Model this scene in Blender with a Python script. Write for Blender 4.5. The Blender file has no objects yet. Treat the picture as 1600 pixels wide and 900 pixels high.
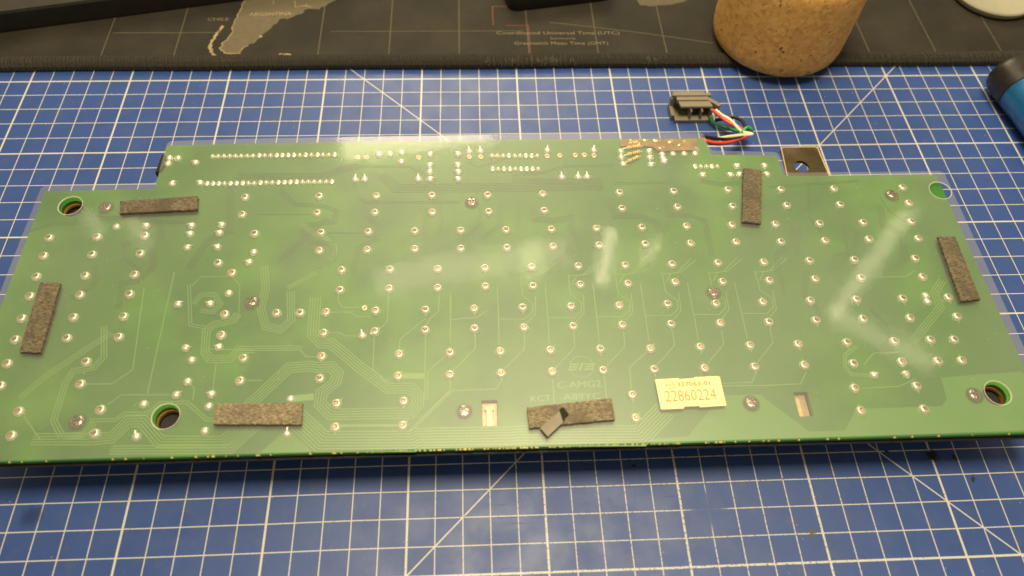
import bpy, bmesh, math, random
from mathutils import Vector, Matrix
random.seed(7)
S = bpy.context.scene
COL = S.collection
MM = 0.001

# ------------------------------------------------------------------ camera
cam_d = bpy.data.cameras.new('camera')
cam = bpy.data.objects.new('camera', cam_d); COL.objects.link(cam)
cam_d.sensor_width = 36.0; cam_d.lens = 26.395
cam_d.clip_start = 0.01; cam_d.clip_end = 20
cam.matrix_world = Matrix(((0.99871726, 0.01976706, -0.04661652, -0.02324109),
                           (-0.04189808, 0.83958064, -0.54161692, -0.30794609),
                           (0.02843215, 0.54287531, 0.83933188, 0.27291053),
                           (0, 0, 0, 1)))
cam_d.dof.use_dof = True
cam_d.dof.focus_distance = 0.315
cam_d.dof.aperture_fstop = 9.0
S.camera = cam

# ------------------------------------------------------------------ world and lamps
w = bpy.data.worlds.new('World'); S.world = w; w.use_nodes = True
bg = w.node_tree.nodes['Background']
bg.inputs[0].default_value = (1.0, 0.80, 0.48, 1); bg.inputs[1].default_value = 0.38

def area(name, loc, target, sx, sy, radiance, col=(1, .83, .53), roll=None):
    l = bpy.data.lights.new(name, 'AREA'); l.shape = 'RECTANGLE'
    l.size = sx * MM; l.size_y = sy * MM
    l.energy = radiance * math.pi * sx * sy * MM * MM * math.pi / math.pi
    l.color = col
    o = bpy.data.objects.new(name, l); COL.objects.link(o)
    z = (Vector(loc) - Vector(target)).normalized()
    x = Vector(roll) if roll else Vector((1, 0, 0))
    x = (x - z * x.dot(z)).normalized(); y = z.cross(x)
    m = Matrix((x, y, z)).transposed().to_4x4(); m.translation = Vector(loc) * MM
    o.matrix_world = m
    return o
area('ceiling_lamp', (50, -78, 900), (0, -120, 0), 330, 290, 34.0)
area('back_lamp', (-20, 640, 520), (0, -80, 0), 420, 200, 12.0, (1, .82, .52))
area('shelf_lamp', (-92, 344, 424), (-50, -72, 25), 178, 62, 11.5, roll=(1, 0, -.16))
def strip(name, a, b, width, radiance):  # unseen strips added so the film mirrors streaks and glints
    a, b = Vector(a), Vector(b)
    area(name, (a + b) / 2, (60, -140, 25), (b - a).length, width, radiance, roll=(b - a))
strip('streak_lamp', (138, 233, 498), (125, 178, 521), 12, 16.0)
strip('streak_lamp', (196, 220, 495), (174, 196, 508), 7, 12.0)
strip('streak_band_lamp', (-150, 210, 560), (98, 235, 535), 34, 4.0)
strip('streak_lamp', (40, 222, 510), (46, 190, 520), 24, 4.2)
strip('v_streak_lamp', (467, 203, 432), (375, 110, 493), 17, 6.8)
strip('v_streak_lamp', (375, 110, 493), (463, 39, 483), 15, 6.2)
strip('glint_lamp', (-470, 250, 470), (-455, 232, 482), 14, 5.0)
strip('glint_lamp', (-425, 252, 478), (-405, 222, 496), 13, 5.0)
S.view_settings.view_transform = 'Standard'; S.view_settings.look = 'None'
S.view_settings.exposure = 0.0; S.view_settings.gamma = 1.0

D = {'KEY': [(-120.5,-99.0),(-120.4,-108.2),(-195.6,-118.7),(-195.2,-127.6),(-176.6,-118.7),(-176.4,-127.4),(-157.8,-118.4),(-157.6,-127.4),(-126.1,-132.7),(-113.8,-118.3),(-195.1,-137.6),(-176.5,-137.6),(-157.7,-137.5),(-194.9,-146.6),(-176.2,-146.5),(-157.4,-146.6),(-194.8,-156.6),(-175.9,-156.6),(-157.3,-156.7),(-194.5,-165.7),(-175.8,-165.6),(-157.0,-165.6),(-194.3,-175.6),(-166.2,-175.7),(-193.9,-184.5),(-166.0,-184.6),(-119.9,-137.6),(-119.6,-156.6),(-119.4,-165.7),(-109.7,-175.8),(-109.6,-184.9),(-184.4,-194.7),(-184.2,-203.6),(-156.4,-194.8),(-156.1,-203.7),(-89.4,-98.9),(-89.4,-108.0),(-65.4,-99.1),(-65.4,-108.2),(-41.7,-99.3),(-41.5,-108.5),(-17.9,-99.6),(-17.7,-108.7),(-86.8,-118.3),(-86.7,-127.4),(-67.5,-118.3),(-67.5,-127.4),(-48.5,-118.3),(-48.3,-127.4),(-29.5,-118.4),(-29.5,-127.6),(-10.7,-118.5),(-10.7,-127.6),(-76.9,-137.2),(-57.8,-137.3),(-38.8,-137.5),(-19.9,-137.5),(-76.8,-146.6),(-57.7,-146.4),(-38.7,-146.5),(-19.9,-146.3),(-100.1,-156.6),(-91.1,-156.7),(-81.4,-156.6),(-62.4,-156.5),(-43.3,-156.5),(-24.5,-156.4),(-81.4,-165.8),(-62.2,-165.6),(-43.2,-165.5),(-24.5,-165.3),(-81.2,-175.7),(-52.7,-175.6),(-33.8,-175.5),(-15.0,-175.4),(-81.0,-184.8),(-52.7,-184.6),(-33.8,-184.6),(-15.0,-184.5),(-74.1,-194.9),(-50.3,-194.7),(-73.8,-203.9),(-50.3,-203.9),(5.8,-99.3),(5.9,-108.5),(39.2,-99.2),(39.2,-108.0),(62.9,-98.9),(63.2,-107.7),(87.0,-98.5),(87.2,-107.7),(8.2,-118.5),(8.3,-127.4),(27.2,-118.3),(27.3,-127.2),(46.4,-118.3),(46.5,-127.0),(65.4,-118.0),(65.6,-127.0),(84.8,-117.8),(84.8,-126.7),(-1.1,-137.4),(17.8,-137.4),(36.9,-137.4),(56.1,-137.3),(75.1,-137.1),(94.2,-137.1),(-1.1,-146.5),(17.8,-146.3),(36.9,-146.3),(56.0,-146.0),(75.2,-146.3),(94.3,-146.2),(-5.7,-156.3),(13.2,-156.4),(32.2,-156.4),(51.3,-156.2),(70.5,-156.5),(89.4,-156.2),(-5.6,-165.3),(13.3,-165.3),(32.3,-165.3),(51.3,-165.3),(70.6,-165.3),(89.7,-165.3),(3.8,-175.4),(22.7,-175.4),(41.8,-175.7),(60.9,-175.5),(80.0,-175.4),(3.9,-184.4),(22.8,-184.4),(41.9,-184.5),(60.9,-184.6),(79.9,-184.5),(32.4,-194.6),(32.5,-203.6),(110.5,-98.7),(110.9,-107.7),(134.3,-98.7),(134.4,-107.7),(165.3,-98.5),(165.1,-107.4),(103.6,-117.7),(103.7,-127.0),(122.6,-117.8),(122.6,-126.8),(141.6,-117.6),(141.4,-126.5),(162.7,-117.6),(162.8,-126.5),(113.3,-136.8),(132.1,-136.8),(157.9,-136.7),(113.3,-145.8),(132.2,-145.8),(158.0,-145.8),(108.6,-156.0),(127.2,-156.0),(146.1,-155.9),(165.1,-155.8),(108.4,-165.1),(127.3,-164.9),(146.1,-165.0),(165.2,-164.8),(98.8,-175.3),(117.8,-175.1),(136.5,-175.1),(150.8,-174.8),(160.2,-175.0),(98.9,-184.3),(117.7,-184.2),(136.5,-184.0),(150.5,-184.0),(159.9,-184.0),(115.2,-194.3),(138.8,-194.1),(115.0,-203.2),(138.4,-203.3)],
'SMALL': [(-152.8,-76.2,'p'),(-144.7,-78.9,'W'),(-152.4,-90.8,'E'),(-140.7,-90.6,'W'),(-170.2,-113.5,'p'),(-158.3,-113.2,'W'),(-140.0,-113.5,'W'),(-139.8,-117.8,'W'),(-127.8,-113.4,'W'),(-128.0,-117.6,'W'),(-139.7,-124.7,'E'),(-127.7,-124.7,'W'),(-112.8,-127.6,'p'),(-113.9,-132.5,'W'),(-156.5,-76.1,'p'),(-156.5,-79.4,'p'),(-119.4,-170.8,'W'),(-128.2,-184.7,'p'),(-118.8,-189.9,'W'),(-131.3,-189.8,'E'),(-131.6,-170.8,'E'),(-128.4,-176.0,'p'),(-138.1,-151.6,'E'),(-125.9,-151.7,'W'),(-119.6,-147.1,'p'),(-141.7,-205.3,'N'),(-141.9,-193.1,'p'),(-119.0,-194.7,'p'),(-118.7,-203.9,'p'),(-75.0,-76.7,'f'),(-71.0,-76.8,'f'),(-65.6,-75.3,'p'),(-60.7,-75.1,'p'),(-55.5,-74.0,'h'),(-55.5,-79.4,'h'),(-48.0,-77.2,'f'),(-47.8,-90.0,'N'),(-74.9,-89.7,'N'),(-70.8,-89.8,'N'),(-43.0,-75.6,'E'),(-43.0,-82.0,'E'),(-42.9,-85.9,'E'),(-42.7,-90.1,'E'),(-30.5,-75.5,'W'),(-30.5,-82.0,'W'),(-30.3,-86.1,'W'),(-30.4,-90.3,'W'),(-25.5,-74.1,'N'),(-25.5,-77.1,'f'),(-20.5,-74.0,'N'),(-20.4,-77.2,'f'),(9.5,-74.0,'N'),(9.3,-77.2,'f'),(15.0,-76.9,'f'),(22.0,-76.9,'f'),(26.1,-76.7,'f'),(30.5,-74.3,'N'),(30.4,-77.2,'f'),(14.9,-90.0,'N'),(22.0,-89.9,'N'),(26.0,-89.9,'N'),(55.5,-75.2,'E'),(55.3,-79.2,'E'),(55.2,-83.3,'E'),(62.5,-73.6,'p'),(61.3,-76.6,'h'),(61.4,-79.2,'h'),(61.5,-81.5,'E'),(66.3,-76.6,'h'),(71.4,-76.7,'h'),(76.4,-76.7,'h'),(77.0,-74.3,'p'),(77.4,-89.8,'E'),(42.7,-75.0,'p'),(42.5,-78.7,'p'),(42.9,-82.5,'h'),(93.8,-84.7,'E'),(89.9,-89.9,'W'),(93.9,-89.8,'E'),(106.4,-84.8,'W'),(106.4,-89.8,'W'),(-66.9,-154.9,'f'),(-66.8,-167.3,'N'),(-90.3,-205.7,'N'),(-90.6,-192.7,'p'),(156.0,-154.8,'p'),(155.7,-157.7,'p'),(124.2,-189.1,'E'),(136.5,-189.1,'W')],
'PIN': [(-138.0,-75.4),(-135.6,-75.4),(-133.1,-75.4),(-130.6,-75.4),(-128.1,-75.4),(-125.6,-75.4),(-123.0,-75.4),(-120.5,-75.4),(-117.9,-75.3),(-115.5,-75.3),(-112.9,-75.3),(-110.3,-75.3),(-107.9,-75.3),(-105.3,-75.3),(-102.8,-75.3),(-100.2,-75.3),(-97.7,-75.3),(-95.1,-75.3),(-92.5,-75.3),(-90.1,-75.3),(-87.5,-75.3),(-85.0,-75.3),(-137.7,-91.1),(-135.2,-91.2),(-132.8,-91.2),(-130.3,-91.2),(-127.8,-91.2),(-125.3,-91.2),(-122.7,-91.2),(-120.2,-91.2),(-117.7,-91.3),(-115.2,-91.0),(-112.7,-91.0),(-110.1,-91.0),(-107.6,-91.0),(-105.0,-91.0),(-102.5,-91.0),(-99.9,-90.9),(-97.3,-90.9),(-94.8,-90.9),(-92.3,-90.9),(-89.8,-90.9),(-87.2,-90.9),(-84.8,-90.9),(-15.4,-77.0),(-13.0,-77.0),(-10.4,-77.1),(-7.9,-77.1),(-5.3,-77.2),(-2.8,-77.2),(-0.3,-77.2),(2.3,-77.3),(4.8,-77.3),(-15.3,-84.8),(-12.9,-84.9),(-10.3,-84.9),(-7.7,-85.0),(-5.3,-85.0),(-2.8,-85.1),(-0.3,-85.1),(2.3,-85.1),(4.8,-85.2),(75.0,-84.8),(77.4,-84.8),(80.0,-84.9),(82.5,-84.9),(84.9,-84.9)],
'SCREW': [(-176.9,-103.4),(-163.2,-199.2),(-24.8,-103.5),(-110.2,-151.4),(-28.6,-199.3),(70.6,-151.3),(75.4,-199.1),(159.0,-102.7),(159.4,-198.3)],
'TRACE': [([(-86.0,-149.6),(-85.4,-166.1),(-81.8,-170.0),(-78.2,-170.3),(-72.4,-175.3),(-67.4,-180.1),(-55.9,-189.3),(-48.1,-189.4),(-45.4,-192.4),(-45.2,-195.7),(-47.8,-199.2),(-75.7,-198.8),(-80.0,-194.7),(-79.8,-190.3),(-75.3,-186.4),(-74.7,-182.8),(-77.3,-179.9),(-82.0,-180.1),(-85.2,-179.5),(-92.7,-180.0),(-103.9,-193.1),(-106.3,-195.8)],5,0.98,0.38,0),([(-88.5,-199.1),(-78.1,-208.9),(-46.6,-209.7),(-45.0,-208.7),(-12.0,-209.2),(-9.7,-209.0),(33.2,-210.1),(43.8,-200.5)],8,1.05,0.45,0),([(-159.2,-198.6),(-150.5,-198.7),(-147.7,-196.4),(-139.7,-196.6),(-136.4,-192.8),(-126.9,-192.7),(-119.0,-199.5),(-112.9,-199.8)],2,1.0,0.38,0),([(-176.9,-205.0),(-155.8,-205.6),(-150.0,-205.2),(-145.9,-199.4),(-141.0,-199.4),(-133.4,-207.2),(-112.1,-208.0),(-103.7,-198.4)],5,1.0,0.38,0),([(-149.4,-209.7),(-108.9,-210.7),(-99.0,-200.0)],4,0.95,0.38,0),([(-163.7,-160.6),(-160.5,-173.6),(-162.9,-177.8),(-169.9,-179.2),(-171.5,-183.6),(-171.5,-198.4),(-167.2,-204.1),(-160.3,-204.0),(-157.4,-199.4)],3,0.95,0.38,0),([(-160.0,-163.5),(-166.7,-169.4),(-178.6,-180.3),(-185.9,-189.5)],3,0.95,0.35,0),([(-135.7,-142.6),(-131.7,-160.8),(-125.5,-162.3)],2,1.0,0.3,0),([(-105.7,-172.1),(-112.2,-171.9),(-114.5,-175.8),(-122.0,-175.6),(-124.3,-172.6),(-125.3,-163.7),(-123.4,-161.0),(-115.9,-159.1),(-114.6,-156.3)],4,0.9,0.38,0),([(-134.4,-143.4),(-132.1,-138.9),(-119.7,-139.2),(-116.0,-143.1),(-114.3,-157.7)],1,0.9,0.3,0),([(-132.3,-151.5),(-130.0,-147.2),(-125.1,-147.3),(-121.9,-151.8),(-124.3,-155.3),(-129.3,-154.5)],3,0.8,0.3,0),([(-164.0,-184.5),(-154.9,-184.7),(-148.9,-179.1),(-152.6,-143.7)],1,1.0,0.38,0),([(-142.5,-136.4),(-141.6,-188.9)],1,1.0,0.38,0),([(-133.6,-189.6),(-150.5,-189.1),(-154.6,-192.8)],1,1.0,0.38,0),([(-119.4,-177.3),(-118.7,-188.3)],1,1.0,0.38,0),([(-107.4,-184.7),(-101.6,-184.8)],1,1.0,0.38,0),([(-127.1,-185.5),(-125.3,-187.5),(-125.1,-191.9)],1,1.0,0.38,0),([(-182.2,-196.3),(-174.2,-205.1),(-155.3,-205.6)],1,1.0,0.38,0),([(-77.3,-148.4),(-77.1,-151.4),(-75.3,-154.5),(-68.5,-154.7)],1,1.0,0.38,0),([(-79.7,-156.5),(-72.1,-156.7),(-69.5,-158.8),(-64.0,-158.9)],1,1.0,0.38,0),([(-79.5,-165.6),(-75.6,-165.8),(-73.1,-167.1),(-68.3,-167.3)],1,1.0,0.38,0),([(-83.0,-175.8),(-87.1,-175.4),(-89.2,-172.8),(-105.7,-172.4),(-123.4,-171.3)],1,1.0,0.38,0),([(-105.8,-171.1),(-88.7,-171.5)],2,0.9,0.38,0),([(-57.8,-148.5),(-57.8,-161.2),(-60.6,-164.7)],1,1.0,0.38,0),([(-62.4,-167.4),(-62.0,-181.2),(-62.0,-181.4),(-55.9,-188.2)],1,1.0,0.38,0),([(-43.1,-167.2),(-42.8,-194.2)],1,1.0,0.38,0),([(-35.1,-176.3),(-41.8,-182.8),(-41.9,-194.3)],1,1.0,0.38,0),([(-43.1,-163.7),(-41.9,-160.9),(-38.3,-157.1),(-38.1,-148.6)],1,1.0,0.38,0),([(-43.2,-160.2),(-52.6,-169.0),(-52.7,-173.8)],1,1.0,0.38,0),([(-24.3,-167.7),(-24.3,-173.6),(-32.7,-183.0)],1,1.0,0.38,0),([(-33.6,-186.2),(-33.6,-190.7),(-33.6,-190.7),(-47.8,-205.7)],1,1.0,0.38,0),([(-14.6,-186.8),(-17.1,-190.7),(-32.7,-190.9),(-46.2,-205.1)],1,1.0,0.38,0),([(-33.6,-170.9),(-33.7,-149.5)],1,1.0,0.38,0),([(-33.5,-161.0),(-23.5,-160.3),(-19.8,-157.5)],1,1.0,0.38,0),([(-72.0,-203.2),(-51.8,-203.7)],1,1,0.9,0),([(-50.8,-184.5),(-43.3,-184.7)],1,1,2.4,0),([(-89.3,-192.3),(-82.5,-191.8)],1,1,2.6,0),([(-97.2,-145.0),(-84.3,-136.2),(-80.4,-130.0),(-80.8,-125.2),(-84.4,-121.1),(-92.0,-116.8),(-94.3,-113.5)],3,0.8,0.32,0),([(-107.9,-134.1),(-105.8,-144.8),(-106.4,-154.3),(-103.5,-162.2),(-97.9,-163.7),(-94.2,-159.6),(-96.0,-146.5)],4,0.9,0.32,0),([(-15.160000000000004,-146.36),(-15.160000000000004,-161.16),(-15.360000000000003,-172.46)],1,1,0.34,0),([(-15.160000000000004,-161.16),(-5.160000000000004,-161.46),(-1.9600000000000009,-158.56),(-1.4600000000000009,-154.56),(-5.460000000000001,-150.76),(-5.660000000000004,-141.16)],1,1,0.34,0),([(-0.35999999999999943,-150.86),(-0.8599999999999994,-159.36),(-4.460000000000001,-163.26)],1,1,0.34,0),([(-5.560000000000002,-168.16),(-5.859999999999999,-174.46),(-13.760000000000002,-182.66)],1,1,0.34,0),([(-4.560000000000002,-145.86),(-2.0600000000000023,-141.66),(1.8399999999999963,-141.26),(9.239999999999995,-135.26)],1,1,0.34,0),([(-5.359999999999999,-141.96),(0.5399999999999991,-141.36),(7.339999999999996,-134.46)],1,1,0.34,0),([(3.8699999999999974,-146.33),(3.8699999999999974,-161.13),(3.669999999999998,-172.43)],1,1,0.34,0),([(3.8699999999999974,-161.13),(13.869999999999997,-161.43),(17.07,-158.53),(17.57,-154.53),(13.57,-150.73),(13.369999999999997,-141.13)],1,1,0.34,0),([(18.67,-150.83),(18.17,-159.33),(14.57,-163.23)],1,1,0.34,0),([(13.469999999999999,-168.13),(13.170000000000002,-174.43),(5.27,-182.63)],1,1,0.34,0),([(14.469999999999999,-145.83),(16.97,-141.63),(20.869999999999997,-141.23),(28.269999999999996,-135.23)],1,1,0.34,0),([(13.670000000000002,-141.93),(19.57,-141.33),(26.369999999999997,-134.43)],1,1,0.34,0),([(22.9,-146.3),(22.9,-161.1),(22.7,-172.4)],1,1,0.34,0),([(22.9,-161.1),(32.9,-161.4),(36.1,-158.5),(36.6,-154.5),(32.6,-150.7),(32.4,-141.1)],1,1,0.34,0),([(37.7,-150.8),(37.2,-159.3),(33.6,-163.2)],1,1,0.34,0),([(32.5,-168.1),(32.2,-174.4),(24.3,-182.6)],1,1,0.34,0),([(33.5,-145.8),(36.0,-141.6),(39.9,-141.2),(47.3,-135.2)],1,1,0.34,0),([(32.7,-141.9),(38.6,-141.3),(45.4,-134.4)],1,1,0.34,0),([(41.93,-146.27),(41.93,-161.07),(41.730000000000004,-172.37)],1,1,0.34,0),([(41.93,-161.07),(51.93,-161.37),(55.13,-158.47),(55.63,-154.47),(51.63,-150.67),(51.43,-141.07)],1,1,0.34,0),([(56.730000000000004,-150.77),(56.230000000000004,-159.27),(52.63,-163.17)],1,1,0.34,0),([(51.53,-168.07),(51.230000000000004,-174.37),(43.33,-182.57)],1,1,0.34,0),([(52.53,-145.77),(55.03,-141.57),(58.93,-141.17),(66.33,-135.17)],1,1,0.34,0),([(51.730000000000004,-141.87),(57.63,-141.27),(64.43,-134.37)],1,1,0.34,0),([(60.96,-146.24),(60.96,-161.04),(60.760000000000005,-172.34)],1,1,0.34,0),([(60.96,-161.04),(70.96000000000001,-161.34),(74.16,-158.44),(74.66,-154.44),(70.66,-150.64),(70.46000000000001,-141.04)],1,1,0.34,0),([(75.76,-150.74),(75.26,-159.24),(71.66,-163.14)],1,1,0.34,0),([(70.56,-168.04),(70.26,-174.34),(62.36,-182.54)],1,1,0.34,0),([(71.56,-145.74),(74.06,-141.54),(77.96000000000001,-141.14),(85.36,-135.14)],1,1,0.34,0),([(70.76,-141.84),(76.66,-141.24),(83.46000000000001,-134.34)],1,1,0.34,0),([(79.99000000000001,-146.21),(79.99000000000001,-161.01),(79.79,-172.31)],1,1,0.34,0),([(79.99000000000001,-161.01),(89.99000000000001,-161.31),(93.19,-158.41),(93.69,-154.41),(89.69,-150.60999999999999),(89.49000000000001,-141.01)],1,1,0.34,0),([(94.79,-150.71),(94.29,-159.21),(90.69,-163.10999999999999)],1,1,0.34,0),([(89.59,-168.01),(89.29,-174.31),(81.39,-182.51)],1,1,0.34,0),([(90.59,-145.71),(93.09,-141.51),(96.99000000000001,-141.10999999999999),(104.39,-135.10999999999999)],1,1,0.34,0),([(89.79,-141.81),(95.69,-141.21),(102.49000000000001,-134.31)],1,1,0.34,0),([(3.9,-187.3),(3.8,-197.5)],1,1.0,0.38,0),([(23.1,-187.2),(22.8,-196.1)],1,1.0,0.38,0),([(40.1,-177.0),(32.9,-183.2),(32.4,-192.0)],1,1.0,0.38,0),([(79.9,-186.8),(77.6,-190.7),(66.5,-190.7)],1,1.0,0.38,0),([(66.0,-191.8),(85.7,-192.1)],1,1.0,0.38,0),([(19.9,-206.5),(22.4,-204.8),(22.5,-203.6)],1,1.0,0.38,0),([(99.1,-186.7),(95.7,-191.8),(83.3,-192.0)],1,1.0,0.38,0),([(118.3,-194.3),(132.4,-193.8),(139.4,-191.1)],1,1.0,0.38,0),([(121.8,-176.4),(115.6,-180.4),(114.3,-185.1),(115.7,-188.5),(122.9,-189.0)],2,0.9,0.38,0),([(138.3,-179.6),(127.0,-179.7),(121.8,-184.6)],1,1.0,0.38,0),([(143.4,-175.6),(160.4,-160.1),(160.2,-153.4),(165.7,-147.3)],4,0.9,0.32,0),([(136.4,-145.1),(151.0,-145.4),(156.0,-142.4)],1,1.0,0.38,0),([(-106.5,-94.7),(-99.5,-102.7),(-86.7,-104.1),(-81.4,-106.9),(-81.9,-112.5),(-92.3,-113.9),(-94.8,-118.0),(-90.4,-122.6),(-82.2,-124.0),(-80.3,-131.2),(-86.7,-137.7)],3,0.85,0.34,1),([(-69.6,-104.6),(-68.9,-109.7),(-64.0,-114.1),(-63.9,-121.5),(-71.1,-126.2),(-72.8,-138.4)],3,0.85,0.34,1),([(-44.3,-105.1),(-44.0,-121.1)],3,0.9,0.34,1),([(-38.2,-104.3),(-37.4,-114.6),(-39.4,-121.2)],2,0.9,0.34,1),([(-21.2,-104.6),(-21.4,-114.9),(-28.8,-123.1)],2,0.9,0.34,1),([(-12.7,-104.8),(-13.1,-115.5),(-20.3,-122.4)],3,0.9,0.34,1),([(-64.1,-86.8),(-56.9,-94.7),(-4.4,-95.2),(13.7,-95.0),(32.6,-94.9)],6,0.9,0.34,1),([(-74.1,-82.0),(-51.8,-82.4),(-45.4,-87.1)],2,0.9,0.34,1),([(-74.8,-92.1),(-72.9,-100.2),(-68.7,-102.4),(-30.1,-102.9)],2,0.9,0.34,1),([(-114.7,-108.0),(-92.2,-108.4)],1,0.9,0.34,1),([(-84.1,-118.2),(-69.7,-118.5)],1,0.9,0.5,1),([(1.5,-105.9),(1.5,-112.4),(8.9,-113.8),(16.8,-112.3),(16.2,-128.9),(4.4,-140.1)],4,0.85,0.34,1),([(34.9,-105.7),(35.9,-111.8),(46.5,-112.0),(52.8,-115.5),(54.1,-120.6)],4,0.85,0.34,1),([(58.8,-105.2),(58.9,-111.4),(69.1,-112.4),(73.5,-114.7),(73.9,-123.6),(73.2,-132.6)],3,0.85,0.34,1),([(26.1,-103.7),(24.9,-115.8)],2,1,0.34,1),([(-4.8,-103.2),(-5.5,-116.9)],2,1,0.34,1),([(-7.1,-91.5),(32.2,-92.1)],4,0.9,0.34,1),([(63.9,-89.0),(61.7,-93.6),(37.7,-93.6)],2,0.9,0.34,1),([(-101.9,-131.9),(-85.4,-110.3)],3,0.9,0.34,1),([(-43.9,-122.8),(-43.6,-137.1)],1,1,0.32,1),([(-25.821499999999997,-122.8),(-25.5215,-138.6)],2,0.9,0.32,1),([(-7.742999999999995,-122.8),(-7.442999999999998,-138.6)],2,0.9,0.32,1),([(10.335500000000003,-122.8),(10.6355,-138.6)],2,0.9,0.32,1),([(28.41400000000001,-122.8),(28.714000000000006,-138.6)],2,0.9,0.32,1),([(46.4925,-122.8),(46.7925,-138.6)],2,0.9,0.32,1),([(105.2,-97.1),(146.3,-94.1)],2,0.9,0.34,1),([(113.8,-119.3),(108.7,-134.1)],2,0.9,0.34,1),([(133.1,-119.7),(130.2,-134.6),(123.0,-140.8)],2,0.9,0.34,1),([(153.5,-103.4),(155.3,-111.5),(161.4,-118.6)],1,0.9,0.34,1),([(-165.6,-119.4),(-163.2,-129.8),(-154.3,-136.1)],2,0.9,0.34,1),([(-155.8,-111.4),(-142.8,-111.7)],2,0.9,0.34,1),([(-115.0,-86.9),(-124.5,-86.7),(-127.5,-93.9),(-123.9,-116.2),(-132.1,-120.9),(-137.2,-135.0)],4,0.85,0.34,1),([(-178.5,-108.5),(-161.6,-108.8),(-153.2,-111.5),(-150.7,-120.5)],3,0.85,0.34,1),([(-205.9,-115.3),(-196.3,-111.4),(-181.7,-110.9)],2,0.9,0.34,1),([(-151.2,-136.2),(-153.5,-125.3),(-159.0,-120.4),(-166.1,-122.6)],3,0.85,0.34,1),([(-160.2,-153.0),(-161.7,-141.2),(-155.8,-140.6),(-151.2,-133.1),(-153.2,-123.7)],3,0.85,0.32,1),([(-179.5,-147.5),(-173.4,-143.2),(-171.9,-139.5),(-174.3,-132.6)],3,0.85,0.32,1),([(98.8,-141.9),(101.1,-132.3),(108.1,-128.4),(111.1,-119.3)],3,0.85,0.34,1),([(119.9,-142.4),(124.8,-134.5),(132.7,-133.0),(138.1,-121.5)],3,0.85,0.34,1),([(123.5,-95.6),(119.3,-114.3),(122.3,-121.2)],2,0.85,0.34,1),([(152.1,-107.9),(150.2,-118.3),(156.9,-123.6),(153.9,-136.7),(145.1,-142.9)],4,0.85,0.34,1),([(110.9,-141.4),(107.1,-153.6),(110.6,-159.7),(110.2,-166.2)],3,0.85,0.34,1),([(131.8,-160.2),(135.9,-167.6),(134.9,-174.7)],2,0.85,0.34,1),([(99.8,-143.5),(98.9,-152.7)],2,0.9,0.34,1),([(-116.3,-86.9),(-88.9,-87.3),(-79.6,-82.9),(-74.1,-82.0)],5,0.8,0.34,1),([(-28.7,-97.4),(-28.7,-102.7)],3,0.85,0.34,1),([(-6.9,-88.3),(5.8,-87.1),(16.0,-83.5),(38.9,-82.9)],2,0.85,0.34,1),([(-26.5,-80.0),(-22.2,-82.9),(-18.0,-82.0),(-6.5,-77.4)],1,0.85,0.4,1),([(76.1,-92.9),(84.2,-94.9),(93.0,-94.1)],3,0.85,0.34,1)],
'POUR': [[(37.0,-211.4),(50.2,-210.9),(60.8,-200.1),(65.7,-195.4),(79.8,-195.6),(81.9,-198.1),(94.1,-210.4),(107.1,-210.4),(113.5,-202.3),(145.6,-202.1),(148.5,-199.5),(149.3,-191.7),(149.2,-190.7),(181.6,-189),(181.6,-212.2),(36.7,-213.4)],[(-98.9,-212.5),(-91.2,-204.4),(-89.3,-204.4),(-80.7,-212.7)]],
'PAD': [[(-170.0,-102.6),(-138.8,-100.4),(-137.9,-107.6),(-168.8,-109.1)],[(-190.7,-142.5),(-183.0,-142.9),(-181.8,-173.0),(-189.4,-172.6)],[(-115.4,-195.0),(-85.3,-195.7),(-85.0,-203.6),(-115.2,-202.7)],[(-6.4,-199.7),(24.2,-197.0),(24.4,-205.1),(-5.9,-207.4)],[(169.1,-128.0),(176.4,-128.2),(175.2,-158.9),(167.2,-159.4)],[(95.1,-88.7),(103.0,-90.2),(96.0,-119.5),(88.3,-118.3)]],
'FLAP': [(5.0,-201.7),(7.5,-204.4),(4.3,-207.3),(0.2,-211.0),(-2.3,-207.6)],
'CHIP': [(5.0,-201.1),(6.4,-200.5),(8.1,-203.0),(6.0,-205.7)],
'LABEL': [(41.18,-189.44),(49.88,-189.17),(50.05,-189.56),(55.56,-189.33),(55.74,-188.94),(64.24,-188.74),(65.26,-189.03),(65.48,-200.49),(55.74,-200.88),(55.6,-200.38),(50.12,-200.46),(49.88,-201.2),(41.87,-201.33),(41.56,-201.08)],
'TAPE': [(42.8,-68.8),(60.3,-68.7),(78.1,-68.7),(77.4,-75.7),(59.2,-76.0),(57.4,-73.4),(54.0,-73.0),(52.4,-72.7),(42.6,-72.9)],
'RES': [((45.5,-73.7),(51.9,-72.5)),((45.3,-77.7),(51.2,-75.9)),((45.0,-81.8),(50.2,-79.0)),((46.6,-71.1),(51.1,-70.2))],
'WIRE': {'red': [(96.0,-34.2,9.0),(98.3,-37.3,9.0),(102.1,-41.7,8.5),(106.2,-44.4,8.0),(110.3,-46.5,7.0),(111.6,-50.0,7.5),(104.6,-55.9,11.0),(96.7,-62.4,15.5),(87.4,-67.3,20.5),(81.1,-67.4,23.0)],
'white': [(97.9,-33.7,8.5),(100.4,-37.3,8.5),(103.7,-40.4,8.5),(106.4,-45.7,8.5),(108.1,-49.3,9.0),(112.3,-51.4,9.5),(107.1,-52.6,10.0),(99.2,-56.3,13.0),(91.6,-61.3,17.0),(82.7,-65.3,20.6)],
'black': [(98.2,-36.2,4.0),(102.2,-36.4,5.0),(106.7,-37.2,7.0),(109.9,-40.9,8.0),(110.8,-45.7,8.0),(110.1,-50.5,8.0),(102.3,-57.3,12.5),(94.0,-61.8,17.0),(82.3,-65.1,22.3)],
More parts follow.
